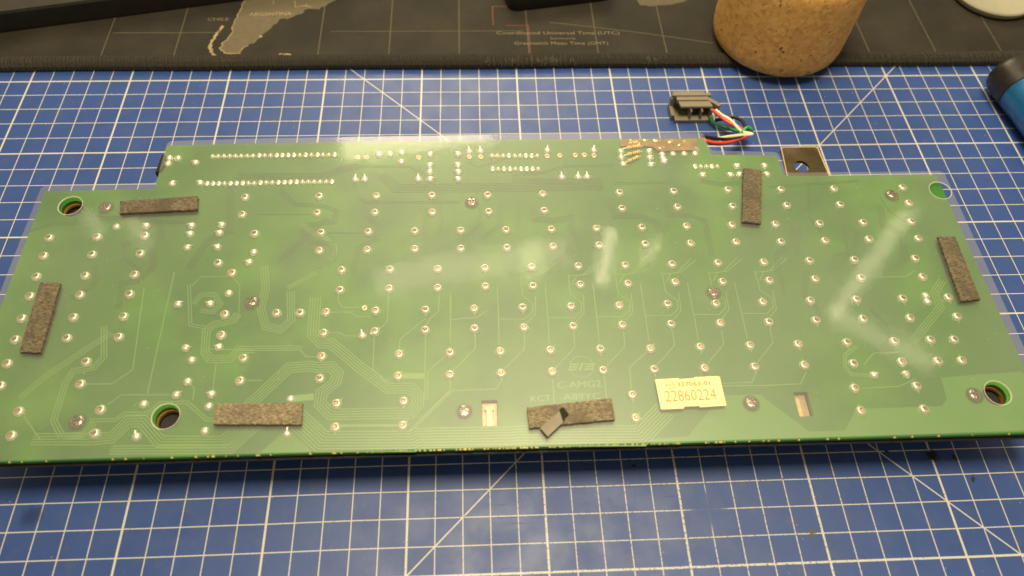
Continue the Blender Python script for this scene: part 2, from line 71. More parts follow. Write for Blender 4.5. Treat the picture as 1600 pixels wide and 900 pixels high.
'green': [(96.8,-31.7,4.0),(97.0,-35.2,3.0),(100.3,-38.8,3.0),(106.5,-42.0,3.0),(111.6,-45.8,5.0),(113.3,-48.0,8.5),(110.8,-47.3,10.0),(107.3,-50.1,9.0),(103.1,-56.2,10.5),(92.5,-63.4,15.5),(81.5,-67.4,21.5)]},'HOLE': [(-190.56,-103.42),(-132.48,-198.68),(180.25,-101.86),(167.14,-198.32)],
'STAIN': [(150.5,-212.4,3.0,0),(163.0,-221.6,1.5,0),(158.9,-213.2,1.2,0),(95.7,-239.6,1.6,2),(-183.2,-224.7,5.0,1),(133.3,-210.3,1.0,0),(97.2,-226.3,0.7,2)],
'BLOB': [(34.5,-212.8,0.8)],
'RUB': [(59.5,-229.8)]}

# ------------------------------------------------------------------ node helpers
class NT:
    def __init__(s, name, disp=False):
        s.m = bpy.data.materials.new(name); s.m.use_nodes = True
        s.t = s.m.node_tree; s.t.nodes.clear()
        s.out = s.t.nodes.new('ShaderNodeOutputMaterial')
    def n(s, typ, **kw):
        nd = s.t.nodes.new('ShaderNode' + typ)
        for k, v in kw.items(): setattr(nd, k, v)
        return nd
    def l(s, a, b): s.t.links.new(a, b)
    def put(s, sock, v):
        if hasattr(v, 'is_output') or hasattr(v, 'links'): s.l(v, sock)
        else: sock.default_value = v
    def math(s, op, a, b=0.0, c=0.0):
        nd = s.n('Math', operation=op)
        for i, v in enumerate((a, b, c)): s.put(nd.inputs[i], v)
        return nd.outputs[0]
    def mix(s, f, a, b):
        nd = s.n('Mix', data_type='RGBA')
        s.put(nd.inputs[0], f)
        s.put(nd.inputs[6], a if not isinstance(a, tuple) else (*a[:3], 1)); s.put(nd.inputs[7], b if not isinstance(b, tuple) else (*b[:3], 1))
        return nd.outputs[2]
    def co(s):
        return s.n('TexCoord').outputs['Object']
    def noise(s, sc, det=3, rough=.55, vec=None, dist=0):
        nd = s.n('TexNoise'); nd.inputs['Scale'].default_value = sc; nd.inputs['Detail'].default_value = det
        nd.inputs['Roughness'].default_value = rough; nd.inputs['Distortion'].default_value = dist
        s.l(vec if vec is not None else s.co(), nd.inputs['Vector'])
        return nd.outputs['Fac']
    def ramp(s, f, a, b, lo=0.0, hi=1.0):
        nd = s.n('MapRange', interpolation_type='SMOOTHSTEP')
        s.put(nd.inputs[0], f)
        for i, v in enumerate((a, b, lo, hi)): nd.inputs[i + 1].default_value = v
        return nd.outputs[0]
    def bump(s, h, strength=.3, dist=.0003):
        nd = s.n('Bump'); nd.inputs['Strength'].default_value = strength; nd.inputs['Distance'].default_value = dist
        s.l(h, nd.inputs['Height']); return nd.outputs[0]
    def pbr(s, col, rough=.5, metal=0.0, normal=None, spec=.5, coat=0.0, coat_r=.1, trans=0.0, alpha=1.0, sss=0.0):
        p = s.n('BsdfPrincipled')
        s.put(p.inputs['Base Color'], col if not isinstance(col, tuple) else (*col[:3], 1))
        s.put(p.inputs['Roughness'], rough); s.put(p.inputs['Metallic'], metal)
        p.inputs['Specular IOR Level'].default_value = spec
        p.inputs['Coat Weight'].default_value = coat; p.inputs['Coat Roughness'].default_value = coat_r
        p.inputs['Transmission Weight'].default_value = trans
        p.inputs['Subsurface Weight'].default_value = sss
        s.put(p.inputs['Alpha'], alpha)
        if normal is not None: s.l(normal, p.inputs['Normal'])
        s.l(p.outputs[0], s.out.inputs[0]); return p
def simple(name, col, rough=.5, metal=0.0, var=.12, scale=300, bump=0.0, **kw):
    t = NT(name)
    f = t.noise(scale, 4)
    c = t.mix(f, tuple(v * (1 - var * 1.6) for v in col), tuple(min(1, v * (1 + var * 1.6)) for v in col))
    nm = t.bump(t.noise(scale * 3, 4), bump) if bump else None
    t.pbr(c, t.ramp(t.noise(scale * .6, 3), .3, .7, max(0, rough - .07), min(1, rough + .07)), metal, nm, **kw)
    return t.m

# ------------------------------------------------------------------ materials
def make_mat_material():
    t = NT('cutting_mat_vinyl')
    co = t.co(); sx = t.n('SeparateXYZ'); t.l(co, sx.inputs[0])
    wob = t.math('MULTIPLY', t.math('SUBTRACT', t.noise(9, 2), .5), .0009)
    x = t.math('ADD', sx.outputs[0], t.math('MULTIPLY', wob, .8)); y = t.math('ADD', sx.outputs[1], wob)
    u = t.math('MULTIPLY_ADD', x, 100.0, 25.0); v = t.math('MULTIPLY', y, 100.0)
    fine = t.noise(2600, 3); med = t.noise(500, 4)
    def line(c, hw):
        d = t.math('ABSOLUTE', t.math('SUBTRACT', t.math('FRACT', t.math('ADD', c, .5)), .5))
        d = t.math('ADD', d, t.math('MULTIPLY', t.math('SUBTRACT', fine, .5), .014 / 1))
        return t.ramp(d, hw, hw + .012, 1.0, 0.0)
    def bold(c, hw):
        c5 = t.math('MULTIPLY', c, .2)
        d = t.math('ABSOLUTE', t.math('SUBTRACT', t.math('FRACT', t.math('ADD', c5, .5)), .5))
        d = t.math('ADD', d, t.math('MULTIPLY', t.math('SUBTRACT', fine, .5), .0030))
        return t.ramp(d, hw, hw + .003, 1.0, 0.0)
    mk = line(u, .0125)
    for e in (line(v, .0125), bold(u, .0064), bold(v, .0060)): mk = t.math('MAXIMUM', mk, e)
    def diag(expr):
        d = t.math('ABSOLUTE', expr)
        d = t.math('ADD', d, t.math('MULTIPLY', t.math('SUBTRACT', fine, .5), .02))
        return t.ramp(d, .028, .040, 1.0, 0.0)
    mk = t.math('MAXIMUM', mk, diag(t.math('SUBTRACT', t.math('ADD', u, v), 17.0)))
    mk = t.math('MAXIMUM', mk, diag(t.math('SUBTRACT', t.math('SUBTRACT', u, v), 45.0)))
    # printed lines rubbed away: everywhere a little, much more in the used middle of the front part
    def blob(cx, cy, r0, r1):
        dx = t.math('SUBTRACT', x, cx * MM); dy = t.math('SUBTRACT', y, cy * MM)
        d = t.math('SQRT', t.math('ADD', t.math('MULTIPLY', dx, dx), t.math('MULTIPLY', dy, dy)))
        d = t.math('ADD', d, t.math('MULTIPLY', t.math('SUBTRACT', med, .5), .004))
        return t.ramp(d, r0 * MM, r1 * MM, 1.0, 0.0)
    used = blob(45, -240, 20, 130)
    rub = t.ramp(t.math('ADD', t.noise(900, 5, .7), t.math('MULTIPLY', used, .09)), .60, .68, 0.0, .8)
    mk = t.math('MULTIPLY', mk, t.math('SUBTRACT', 1.0, rub))
    mk = t.math('MULTIPLY', mk, t.math('SUBTRACT', 1.0, t.math('MULTIPLY', blob(*D['RUB'][0], 4, 10), .95)))
    base = t.mix(t.noise(30, 4), (.024, .064, .250), (.036, .080, .285))
    base = t.mix(t.ramp(t.noise(160, 5, .65), .5, .8), base, (.060, .085, .20))
    # fine knife scratches
    mp = t.n('Mapping'); mp.inputs['Rotation'].default_value = (0, 0, .7); mp.inputs['Scale'].default_value = (30, 900, 1)
    t.l(co, mp.inputs[0]); s1 = t.ramp(t.noise(1.0, 2, .5, mp.outputs[0]), .70, .76)
    mp2 = t.n('Mapping'); mp2.inputs['Rotation'].default_value = (0, 0, -1.1); mp2.inputs['Scale'].default_value = (40, 1100, 1)
    t.l(co, mp2.inputs[0]); s2 = t.ramp(t.noise(1.0, 2, .5, mp2.outputs[0]), .71, .77)
    mp3 = t.n('Mapping'); mp3.inputs['Rotation'].default_value = (0, 0, .1); mp3.inputs['Scale'].default_value = (1000, 50, 1)
    t.l(co, mp3.inputs[0]); s3 = t.ramp(t.noise(1.0, 2, .5, mp3.outputs[0]), .72, .78)
    sc = t.math('MAXIMUM', t.math('MAXIMUM', s1, s2), s3)
    sc = t.math('MULTIPLY', sc, t.math('MULTIPLY_ADD', used, .8, .2))
    base = t.mix(t.math('MULTIPLY', sc, .35), base, (.12, .15, .26))
    base = t.mix(t.ramp(t.noise(210, 6, .7), .69, .73, 0, .8), base, (.02, .035, .11))
    col = t.mix(mk, base, (.56, .56, .52))
    dirt = None
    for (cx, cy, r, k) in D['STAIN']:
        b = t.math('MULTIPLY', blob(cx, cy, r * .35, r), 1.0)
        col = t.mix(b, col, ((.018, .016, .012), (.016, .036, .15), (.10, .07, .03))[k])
    rough = t.ramp(t.noise(60, 4), .3, .7, .36, .47)
    rough = t.math('ADD', rough, t.math('MULTIPLY', used, .06))
    h = t.math('ADD', t.math('MULTIPLY', t.noise(1800, 3), .6), t.math('MULTIPLY', sc, -1.2))
    h = t.math('ADD', h, t.math('MULTIPLY', t.noise(80, 3), 2.0))
    t.pbr(col, rough, 0, t.bump(h, .25, .0002), spec=.45)
    return t.m
def make_sheet_material():
    t = NT('clear_plastic_film')
    tr = t.n('BsdfTransparent'); tr.inputs[0].default_value = (.97, .97, .95, 1)
    df = t.n('BsdfDiffuse'); df.inputs[0].default_value = (.88, .88, .86, 1)
    h = t.math('ADD', t.math('MULTIPLY', t.noise(26, 3), 1.0), t.math('MULTIPLY', t.noise(2500, 3), .012))
    nb = t.bump(h, .13, .0010)
    g1 = t.n('BsdfGlossy'); g1.inputs['Roughness'].default_value = .08; t.l(nb, g1.inputs['Normal'])
    g2 = t.n('BsdfGlossy'); g2.inputs['Roughness'].default_value = .42
    gm = t.n('MixShader'); gm.inputs[0].default_value = .6; t.l(g1.outputs[0], gm.inputs[1]); t.l(g2.outputs[0], gm.inputs[2])
    front = t.math('SUBTRACT', 1.0, t.n('NewGeometry').outputs['Backfacing'])
    lw = t.n('LayerWeight'); lw.inputs[0].default_value = .5
    fr = t.math('MULTIPLY_ADD', t.math('POWER', lw.outputs['Facing'], 5.0), .9, .045)
    m1 = t.n('MixShader')
    t.l(t.math('MULTIPLY', t.ramp(t.noise(14, 4), .3, .7, .055, .095), front), m1.inputs[0])
    t.l(tr.outputs[0], m1.inputs[1]); t.l(df.outputs[0], m1.inputs[2])
    m2 = t.n('MixShader'); t.l(t.math('MULTIPLY', t.math('MULTIPLY', fr, 2.5), front), m2.inputs[0])
    t.l(m1.outputs[0], m2.inputs[1]); t.l(gm.outputs[0], m2.inputs[2])
    t.l(m2.outputs[0], t.out.inputs[0]); return t.m
def make_board_material(name, a, b, c):
    t = NT(name)
    col = t.mix(t.ramp(t.noise(38, 3, .5), .35, .68), a, b)
    col = t.mix(t.ramp(t.noise(16, 2, .5), .45, .7), col, c)
    col = t.mix(t.ramp(t.noise(1500, 3), .68, .74, 0, .35), col, (.22, .3, .12))
    t.pbr(col, .38, 0, t.bump(t.noise(900, 3), .06, .0002), spec=.45); return t.m
def make_foam_material(k=1.0):
    t = NT('dark_foam')
    oi = t.n('ObjectInfo').outputs['Random']
    mp = t.n('Mapping'); mp.inputs['Scale'].default_value = (1, 2.2, 1); t.l(t.co(), mp.inputs[0])
    n1 = t.noise(750, 5, .75, mp.outputs[0]); n2 = t.noise(90, 3)
    col = t.mix(t.ramp(n1, .36, .68), tuple(k * q for q in (.062, .052, .034)), tuple(k * q for q in (.20, .165, .105)))
    col = t.mix(t.ramp(n2, .42, .7, 0, .75), col, tuple(k * q for q in (.070, .058, .038)))
    col = t.mix(t.ramp(t.noise(800, 4, .6), .71, .76, 0, .8), col, (.45, .38, .25))
    t.pbr(col, .75, 0, t.bump(n1, .5, .0004), spec=.4); return t.m
def make_cork_material():
    t = NT('cork')
    vo = t.n('TexVoronoi'); vo.inputs['Scale'].default_value = 480; t.l(t.co(), vo.inputs['Vector'])
    n1 = t.noise(240, 5, .7)
    bw = t.n('RGBToBW'); t.l(vo.outputs['Color'], bw.inputs[0])
    col = t.mix(bw.outputs[0], (.54, .275, .072), (.78, .46, .15))
    col = t.mix(t.ramp(n1, .58, .70, 0, .6), col, (.22, .105, .03))
    col = t.mix(t.ramp(t.noise(340, 4, .6), .64, .69, 0, .9), col, (.035, .018, .008))
    col = t.mix(t.ramp(t.noise(400, 4, .6), .30, .25, 0, .6), col, (.60, .44, .22))
    t.pbr(col, .7, 0, t.bump(t.noise(900, 5, .7), .5, .0005), spec=.3); return t.m
def make_desk_material():
    t = NT('desk_mat_cloth')
    n = t.noise(25, 5, .6)
    col = t.mix(t.ramp(n, .35, .75), (.015, .013, .0095), (.032, .027, .0185))
    col = t.mix(t.ramp(t.noise(2200, 3), .70, .75, 0, .5), col, (.25, .22, .15))
    wv = t.noise(3500, 2)
    t.pbr(col, .8, 0, t.bump(wv, .3, .0002), spec=.35); return t.m
M = {}
M['mat'] = make_mat_material(); M['film'] = make_sheet_material()
M['board'] = make_board_material('solder_mask', (.027, .150, .020), (.068, .240, .020), (.040, .170, .027))
M['pour'] = make_board_material('mask_over_copper', (.085, .265, .045), (.10, .28, .045), (.085, .26, .05))
M['patch'] = make_board_material('mask_over_copper_plane', (.075, .24, .028), (.095, .26, .032), (.08, .235, .035))
M['trace'] = make_board_material('mask_over_trace', (.15, .33, .085), (.165, .345, .085), (.15, .33, .095))
M['gap'] = make_board_material('shaded_gap_mask', (.034, .120, .027), (.042, .135, .030), (.038, .125, .032))
M['silk'] = make_board_material('raised_lettering', (.17, .38, .13), (.18, .39, .13), (.17, .37, .13))
M['solder'] = simple('solder', (.99, .95, .84), .40, .85, .04, 700, .03)
M['dull'] = simple('dull_solder', (.55, .47, .33), .45, .9, .15, 900, .15)
M['rim'] = simple('film_edge_glint', (.80, .82, .74), .25, 0, .05, 300, alpha=.38)
M['pit'] = simple('dark_pit', (.42, .32, .20), .4, .5, .25, 900, .2)
M['screw'] = simple('screw_steel', (.42, .37, .30), .28, 1.0, .2, 900, .1)
M['tabmetal'] = simple('tarnished_plate', (.17, .135, .075), .3, .85, .4, 120, .06)
M['black'] = simple('black_plastic', (.012, .011, .010), .45, 0, .2, 300, .05)
M['brass'] = simple('orange_edge', (.45, .20, .03), .5, .3, .2, 300)
M['foam'] = make_foam_material(); M['foam_hazed'] = make_foam_material(1.75); M['cork'] = make_cork_material(); M['desk'] = make_desk_material()  # second foam copy is lightened to paint in haze and glare
M['label'] = simple('label_paper', (.86, .77, .40), .55, 0, .04, 200)
M['ink'] = simple('label_ink', (.45, .22, .07), .6, 0, .25, 900)
M['tape'] = simple('amber_film', (.42, .25, .09), .2, .2, .5, 180, .6, alpha=.62)
M['gold'] = simple('glint_gold', (.95, .74, .30), .22, .85, .3, 900)
M['resistor'] = simple('resistor_body', (.82, .64, .22), .3, 0, .12, 600)
M['band'] = simple('resistor_band', (.55, .36, .03), .35, .5, .2, 600)
M['bandr'] = simple('resistor_band_brown', (.16, .06, .02), .4, 0, .2, 600)
M['grey'] = simple('grey_plastic', (.20, .175, .125), .5, 0, .08, 400, .1)
M['red'] = simple('red_insulation', (.78, .06, .04), .35, 0, .1, 400)
M['white'] = simple('white_insulation', (.78, .72, .52), .35, 0, .06, 400)
M['wblack'] = simple('black_insulation', (.010, .009, .008), .35, 0, .1, 400)
M['green'] = simple('green_insulation', (.02, .30, .09), .35, 0, .1, 400)
M['blue'] = simple('blue_anodised', (.012, .135, .34), .32, .35, .06, 200)
M['cap'] = simple('black_cap', (.016, .015, .013), .38, 0, .15, 300)
M['milk'] = simple('milky_plastic', (.36, .35, .27), .32, 0, .06, 60, sss=.0)
M['milk2'] = simple('milky_plastic_inside', (.25, .26, .21), .3, 0, .08, 60)
M['hem'] = simple('hem_thread', (.030, .025, .018), .85, 0, .5, 900, .3)
M['hemd'] = simple('hem_cloth', (.014, .012, .009), .9, 0, .3, 900, .3)
M['land'] = simple('map_land_print', (.105, .088, .053), .75, 0, .12, 400)
M['coast'] = simple('map_coast_print', (.30, .23, .12), .75, 0, .3, 700)
M['faint'] = simple('map_faint_print', (.085, .073, .046), .8, 0, .2, 700)
M['print'] = simple('map_text_print', (.17, .14, .085), .8, 0, .25, 900)
M['redp'] = simple('map_red_print', (.17, .045, .03), .8, 0, .25, 700)
M['table'] = simple('table_wood', (.20, .12, .06), .5, 0, .3, 20)
M['slab'] = simple('dark_casing', (.030, .027, .021), .5, 0, .15, 200, .05)
M['dust'] = simple('dust', (.75, .72, .6), .8, 0, .1, 900)
M['burr'] = simple('bare_fibreglass', (.62, .50, .16), .4, 0, .3, 900)
M['copper'] = simple('bare_copper_strip', (.80, .62, .34), .35, .5, .1, 400)

# ------------------------------------------------------------------ geometry helpers (millimetres in, metres out)
def link(name, me, mat, parent=None, loc=(0, 0, 0), rz=0.0):
    o = bpy.data.objects.new(name, me); COL.objects.link(o)
    if mat is not None and not me.materials: me.materials.append(M[mat])
    if parent: o.parent = parent
    o.location = Vector(loc) * MM; o.rotation_euler = (0, 0, rz)
    return o
class B:
    """collects faces in world millimetres"""
    def __init__(s): s.v = []; s.f = []
    def add(s, vs, fs):
        k = len(s.v); s.v += [tuple(a) for a in vs]; s.f += [tuple(i + k for i in f) for f in fs]; return s
    def box(s, x0, x1, y0, y1, z0, z1, rot=None, piv=None):
        vs = [(x, y, z) for z in (z0, z1) for y in (y0, y1) for x in (x0, x1)]
        if rot is not None: vs = [tuple(rot @ (Vector(a) - piv) + piv) for a in vs]
        return s.add(vs, [(0, 2, 3, 1), (4, 5, 7, 6), (0, 1, 5, 4), (2, 6, 7, 3), (0, 4, 6, 2), (1, 3, 7, 5)])
    def prism(s, poly, z0, z1):
        n = len(poly); a = sum(poly[i][0] * poly[(i + 1) % n][1] - poly[(i + 1) % n][0] * poly[i][1] for i in range(n))
        if a < 0: poly = poly[::-1]
        vs = [(x, y, z0) for x, y in poly] + [(x, y, z1) for x, y in poly]
        return s.add(vs, [tuple(range(n - 1, -1, -1)), tuple(range(n, 2 * n))] + [(i, (i + 1) % n, n + (i + 1) % n, n + i) for i in range(n)])
    def lathe(s, prof, cx=0, cy=0, seg=24, axis=None):
        vs = []; n = len(prof)
        for i in range(seg):
            a = 2 * math.pi * i / seg
            vs += [(cx + r * math.cos(a), cy + r * math.sin(a), z) for r, z in prof]
        fs = [(i * n + j, ((i + 1) % seg) * n + j, ((i + 1) % seg) * n + j + 1, i * n + j + 1) for i in range(seg) for j in range(n - 1)]
        if prof[-1][0] > 1e-6: fs.append(tuple(i * n + n - 1 for i in range(seg)))
        if prof[0][0] > 1e-6: fs.append(tuple(i * n for i in range(seg - 1, -1, -1)))
        if axis is not None: vs = [tuple(axis @ Vector(a)) for a in vs]
        return s.add(vs, fs)
    def tube(s, pts, r, seg=8, cap=True):
        pts = [Vector(p) for p in pts]; n = len(pts); vs = []
        up = Vector((0, 0, 1)); prev = None
        for i, p in enumerate(pts):
            d = (pts[min(i + 1, n - 1)] - pts[max(i - 1, 0)]).normalized()
            if prev is None:
                a = d.cross(up)
                if a.length < .05: a = d.cross(Vector((1, 0, 0)))
            else: a = prev - d * prev.dot(d)
            a.normalize(); prev = a; b = d.cross(a)
            rr = r[i] if isinstance(r, (list, tuple)) else r
            vs += [p + (a * math.cos(t) + b * math.sin(t)) * rr for t in (2 * math.pi * k / seg for k in range(seg))]
        fs = [(i * seg + k, i * seg + (k + 1) % seg, (i + 1) * seg + (k + 1) % seg, (i + 1) * seg + k) for i in range(n - 1) for k in range(seg)]
        if cap: fs += [tuple(range(seg - 1, -1, -1)), tuple((n - 1) * seg + k for k in range(seg))]
        return s.add(vs, fs)
    def mesh(s, name, org=(0, 0, 0), smooth=False, bevel=0.0):
        me = bpy.data.meshes.new(name)
        me.from_pydata([((x - org[0]) * MM, (y - org[1]) * MM, (z - org[2]) * MM) for x, y, z in s.v], [], s.f)
        bm = bmesh.new(); bm.from_mesh(me)
        bmesh.ops.remove_doubles(bm, verts=bm.verts, dist=1e-7)
        bmesh.ops.recalc_face_normals(bm, faces=bm.faces)
        if bevel:
            es = [e for e in bm.edges if len(e.link_faces) == 2 and e.calc_face_angle(0) > .6]
            bmesh.ops.bevel(bm, geom=es, offset=bevel * MM, segments=2, affect='EDGES', profile=.6)
        bm.to_mesh(me); bm.free()
        if smooth:
            for p in me.polygons: p.use_smooth = True
            try: me.set_sharp_from_angle(angle=math.radians(42))
            except Exception: pass
        return me
    def obj(s, name, mat, parent=None, smooth=False, bevel=0.0):
        org = ORG.get(parent.name, (0, 0, 0)) if parent else (0, 0, 0)
        return link(name, s.mesh(name, org, smooth, bevel), mat, parent)
ORG = {}
def thing(name, label, cat, loc=(0, 0, 0), group=None):
    o = bpy.data.objects.new(name, None); COL.objects.link(o); o.empty_display_size = .005
    o.location = Vector(loc) * MM; ORG[o.name] = loc
    o['label'] = label; o['category'] = cat
    if group: o['group'] = group
    return o
def tag(o, label, cat, group=None):
    o['label'] = label; o['category'] = cat
    if group: o['group'] = group
    return o
def fillet(poly, r, seg=5):
    out = []; n = len(poly)
    for i in range(n):
        p = Vector(poly[i]); a = Vector(poly[i - 1]) - p; b = Vector(poly[(i + 1) % n]) - p
        k = min(r, a.length * .45, b.length * .45); a.normalize(); b.normalize()
        for j in range(seg + 1):
            t = j / seg; q = p + a * k * (1 - t) ** 2 + b * k * t ** 2
            out.append((q.x, q.y))
    return out
def circle(cx, cy, r, n=36): return [(cx + r * math.cos(2 * math.pi * i / n), cy + r * math.sin(2 * math.pi * i / n)) for i in range(n)]
def plate(name, outer, holes, z0, z1, mat, parent, bevel=0.0):
    org = ORG.get(parent.name, (0, 0, 0)) if parent else (0, 0, 0)
    cu = bpy.data.curves.new(name, 'CURVE'); cu.dimensions = '2D'; cu.fill_mode = 'BOTH'; cu.extrude = (z1 - z0) / 2 * MM
    for poly in [outer] + holes:
        sp = cu.splines.new('POLY'); sp.points.add(len(poly) - 1)
        for i, (x, y) in enumerate(poly): sp.points[i].co = ((x - org[0]) * MM, (y - org[1]) * MM, 0, 1)
        sp.use_cyclic_u = True
    tmp = bpy.data.objects.new(name, cu); COL.objects.link(tmp)
    me = bpy.data.meshes.new_from_object(tmp.evaluated_get(bpy.context.evaluated_depsgraph_get()))
    bpy.data.objects.remove(tmp); bpy.data.curves.remove(cu)
    me.name = name
    zc = (z0 + z1) / 2 - org[2]
    for v in me.vertices: v.co.z += zc * MM
    me.materials.clear()
    return link(name, me, mat, parent)
def text(name, body, x, y, z, size, mat, parent, rz=0.0, sx=1.0, align='LEFT', thick=.02, off=0.0, width=None, shear=0):
    org = ORG.get(parent.name, (0, 0, 0)) if parent else (0, 0, 0)
    cu = bpy.data.curves.new(name, 'FONT'); cu.body = body; cu.size = size * MM * 1.37; cu.extrude = thick * MM; cu.offset = off * MM
    cu.align_x = align; cu.resolution_u = 3; cu.space_character = 1.0
    tmp = bpy.data.objects.new(name, cu); COL.objects.link(tmp)
    me = bpy.data.meshes.new_from_object(tmp.evaluated_get(bpy.context.evaluated_depsgraph_get()))
    bpy.data.objects.remove(tmp); bpy.data.curves.remove(cu)
    me.name = name; me.materials.clear()
    if width:
        xs = [v.co.x for v in me.vertices]; k = width * MM / (max(xs) - min(xs)); x0 = min(xs)
        for v in me.vertices: v.co.x = (v.co.x - x0) * k
    c, s_ = math.cos(rz), math.sin(rz)
    for v in me.vertices:
        X, Y = v.co.x * sx + v.co.y * shear, v.co.y
        v.co.x = X * c - Y * s_ + (x - org[0]) * MM; v.co.y = X * s_ + Y * c + (y - org[1]) * MM; v.co.z += (z - org[2]) * MM
    return link(name, me, mat, parent)
def offset_line(pts, d):
    P = [Vector(p) for p in pts]; n = len(P); out = []
    for i in range(n):
        a = (P[i] - P[i - 1]).normalized() if i else None
        b = (P[i + 1] - P[i]).normalized() if i < n - 1 else None
        if a is None: a = b
        if b is None: b = a
        na, nb = Vector((-a.y, a.x)), Vector((-b.y, b.x))
        m = (na + nb); m = m / max(m.length, .3); k = d / max(.55, m.dot(na))
        out.append((P[i].x + m.x * k, P[i].y + m.y * k))
    return out
def catmull(P, k=6):
    P = [Vector(p) for p in P]; Q = [P[0] * 2 - P[1]] + P + [P[-1] * 2 - P[-2]]; out = []
    for i in range(1, len(Q) - 2):
        for j in range(k):
            t = j / k; a, b, c, d = Q[i - 1:i + 3]
            out.append(.5 * ((2 * b) + (c - a) * t + (2 * a - 5 * b + 4 * c - d) * t * t + (3 * b - a - 3 * c + d) * t ** 3))
    return out + [P[-1]]

# ------------------------------------------------------------------ setting: table and the two mats
tb = B(); tb.box(-700, 700, -650, 700, -33, -3.0)
o = tb.obj('table', 'table'); o['kind'] = 'structure'
cm = B(); cm.box(-330, 330, -345, 110, -3, 0)
cmo = cm.obj('cutting_mat', 'mat', bevel=.6)
tag(cmo, 'blue cutting mat with cream centimetre grid and worn scratched surface', 'cutting mat')

dm = thing('desk_mat', 'dark desk mat with faded world map and stitched front edge', 'desk mat', (0, 7.0, 0))
B().box(-430, 470, 9.6, 430, .1, 4.0).obj('cloth_top', 'desk', dm, bevel=.5)
hem = B(); hem.tube([(-430, 9.4, 2.15), (470, 9.4, 2.15)], 2.15, 10); hem.box(-430, 470, 10.5, 14.2, 3.6, 4.35)
hem.obj('hem', 'hemd', dm, True)
st = B(); rr = random.Random(3)
x = -310.0
while x < 330:
    j = rr.uniform(-.25, .25); wv = .25 * math.sin(x * .05)
    pts = [(x + j, 13.9 + wv + rr.uniform(-.3, .3), 4.35), (x + .5 + j, 11.6 + wv, 4.75), (x + .8 + j, 9.2 + wv, 4.55), (x + 1.1 + j, 7.3 + wv, 3.1), (x + 1.2 + j, 6.95 + wv, 1.2)]
    st.tube(pts, .40, 4, False); x += 1.02
so = st.obj('hem_stitching', 'hem', dm); so['kind'] = 'stuff'
fz = B()
for x0, x1 in ((-17, 33), (69, 75), (150, 172)):
    for i in range(int((x1 - x0) * .8)):
        x = rr.uniform(x0, x1); fz.tube([(x, rr.uniform(8, 13), 4.7), (x + rr.uniform(-.6, .6), rr.uniform(6.5, 8), 4.9), (x + rr.uniform(-.8, .8), rr.uniform(5.5, 7), 3.2)], .16, 3, False)
so = fz.obj('frayed_threads', 'faint', dm); so['kind'] = 'stuff'
# printed map
rr = random.Random(11)
def rough_poly(p, n=4, amp=.6):
    out = []
    for i in range(len(p)):
        a, b = Vector(p[i]), Vector(p[(i + 1) % len(p)])
        for j in range(n):
            q = a.lerp(b, j / n); k = amp if j else amp * .4
            out.append((q.x + rr.uniform(-k, k), q.y + rr.uniform(-k, k)))
    return out
LAND = [(-150, 90), (-149, 60.5), (-150.9, 52.1), (-151.5, 44.5), (-152.8, 37.5), (-152.5, 31.1), (-155.3, 25.4), (-156.8, 20.3), (-153.9, 16.8), (-145.1, 15.7),
        (-145.2, 18.7), (-141.5, 23.3), (-138.4, 24.8), (-135.9, 31), (-131.8, 36.3), (-127.9, 43.8), (-123.1, 44.3), (-115.7, 49.8), (-115.6, 52), (-107.2, 52.5), (-104, 55.3), (-99.1, 60.4), (-80, 90)]
lp = rough_poly(LAND, 4, .7)
plate('land_print', lp, [], 3.98, 4.05, 'land', dm)
cst = B()
for pl, wd, rep in ((lp[2:44], .55, 1), ([(-158.1, 38.6), (-160, 32), (-161.7, 25.5), (-161.8, 20.4), (-158.3, 13.8), (-152.9, 10.8), (-147, 11.2)], 1.0, 3), ([(-122, 60), (-121, 54), (-117, 55.5), (-112, 54.2)], .4, 1)):
    for q in range(rep):
        for i in range(len(pl) - 1):
            a, b = Vector(pl[i]), Vector(pl[i + 1]); nn = 3 if rep > 1 else 1
            for j in range(nn):
                p0 = a.lerp(b, j / nn) + Vector((rr.uniform(-1, 1), rr.uniform(-1, 1))) * (.7 * (rep - 1) / 2); p1 = a.lerp(b, (j + 1) / nn) + Vector((rr.uniform(-1, 1), rr.uniform(-1, 1))) * (.7 * (rep - 1) / 2)
                d = (p1 - p0); nrm = Vector((-d.y, d.x)).normalized() * wd * rr.uniform(.3, .6)
                cst.prism([tuple(p0 - nrm), tuple(p1 - nrm), tuple(p1 + nrm), tuple(p0 + nrm)], 4.052, 4.075 + .002 * (q + j))
for (cx, cy, rx, ry) in ((-121.5, 14.6, 3.2, 1.0), (-124, 15.2, 1.3, .6), (-136.5, 29.5, .9, .9), (-115, 56, .6, .5)):
    cst.prism(rough_poly([(cx + rx * math.cos(a), cy + ry * math.sin(a)) for a in (k * .7854 for k in range(8))], 2, .25), 4.052, 4.08)
so = cst.obj('coastline_print', 'coast', dm); so['kind'] = 'stuff'
gl = B()
for k in range(-5, 9):
    x0 = -30.2 + 37.3 * k
    if abs(x0 + 142) < 6: continue
    gl.box(x0 - .28, x0 + .28, 14.6, 120, 3.99, 4.04)
gl.box(-215, -158, 32.6, 33.1, 3.99, 4.035)
gl.box(-100, 5, 33.1, 33.5, 3.99, 4.032)
for i in range(14):
    a = (20 + 6.3 * i, 40.3 - i * 1.0 - .02 * i * i); b = (20 + 6.3 * (i + 1), 40.3 - (i + 1) * 1.0 - .02 * (i + 1) ** 2)
    gl.prism([(a[0], a[1] - .25), (b[0], b[1] - .25), (b[0], b[1] + .25), (a[0], a[1] + .25)], 3.99, 4.045)
gl.prism(rough_poly([(71.4, 62), (72.4, 55), (79.7, 54.1), (87.2, 55.2), (98, 58), (104, 64)], 3, .5), 3.99, 4.03)
so = gl.obj('graticule_print', 'faint', dm); so['kind'] = 'stuff'
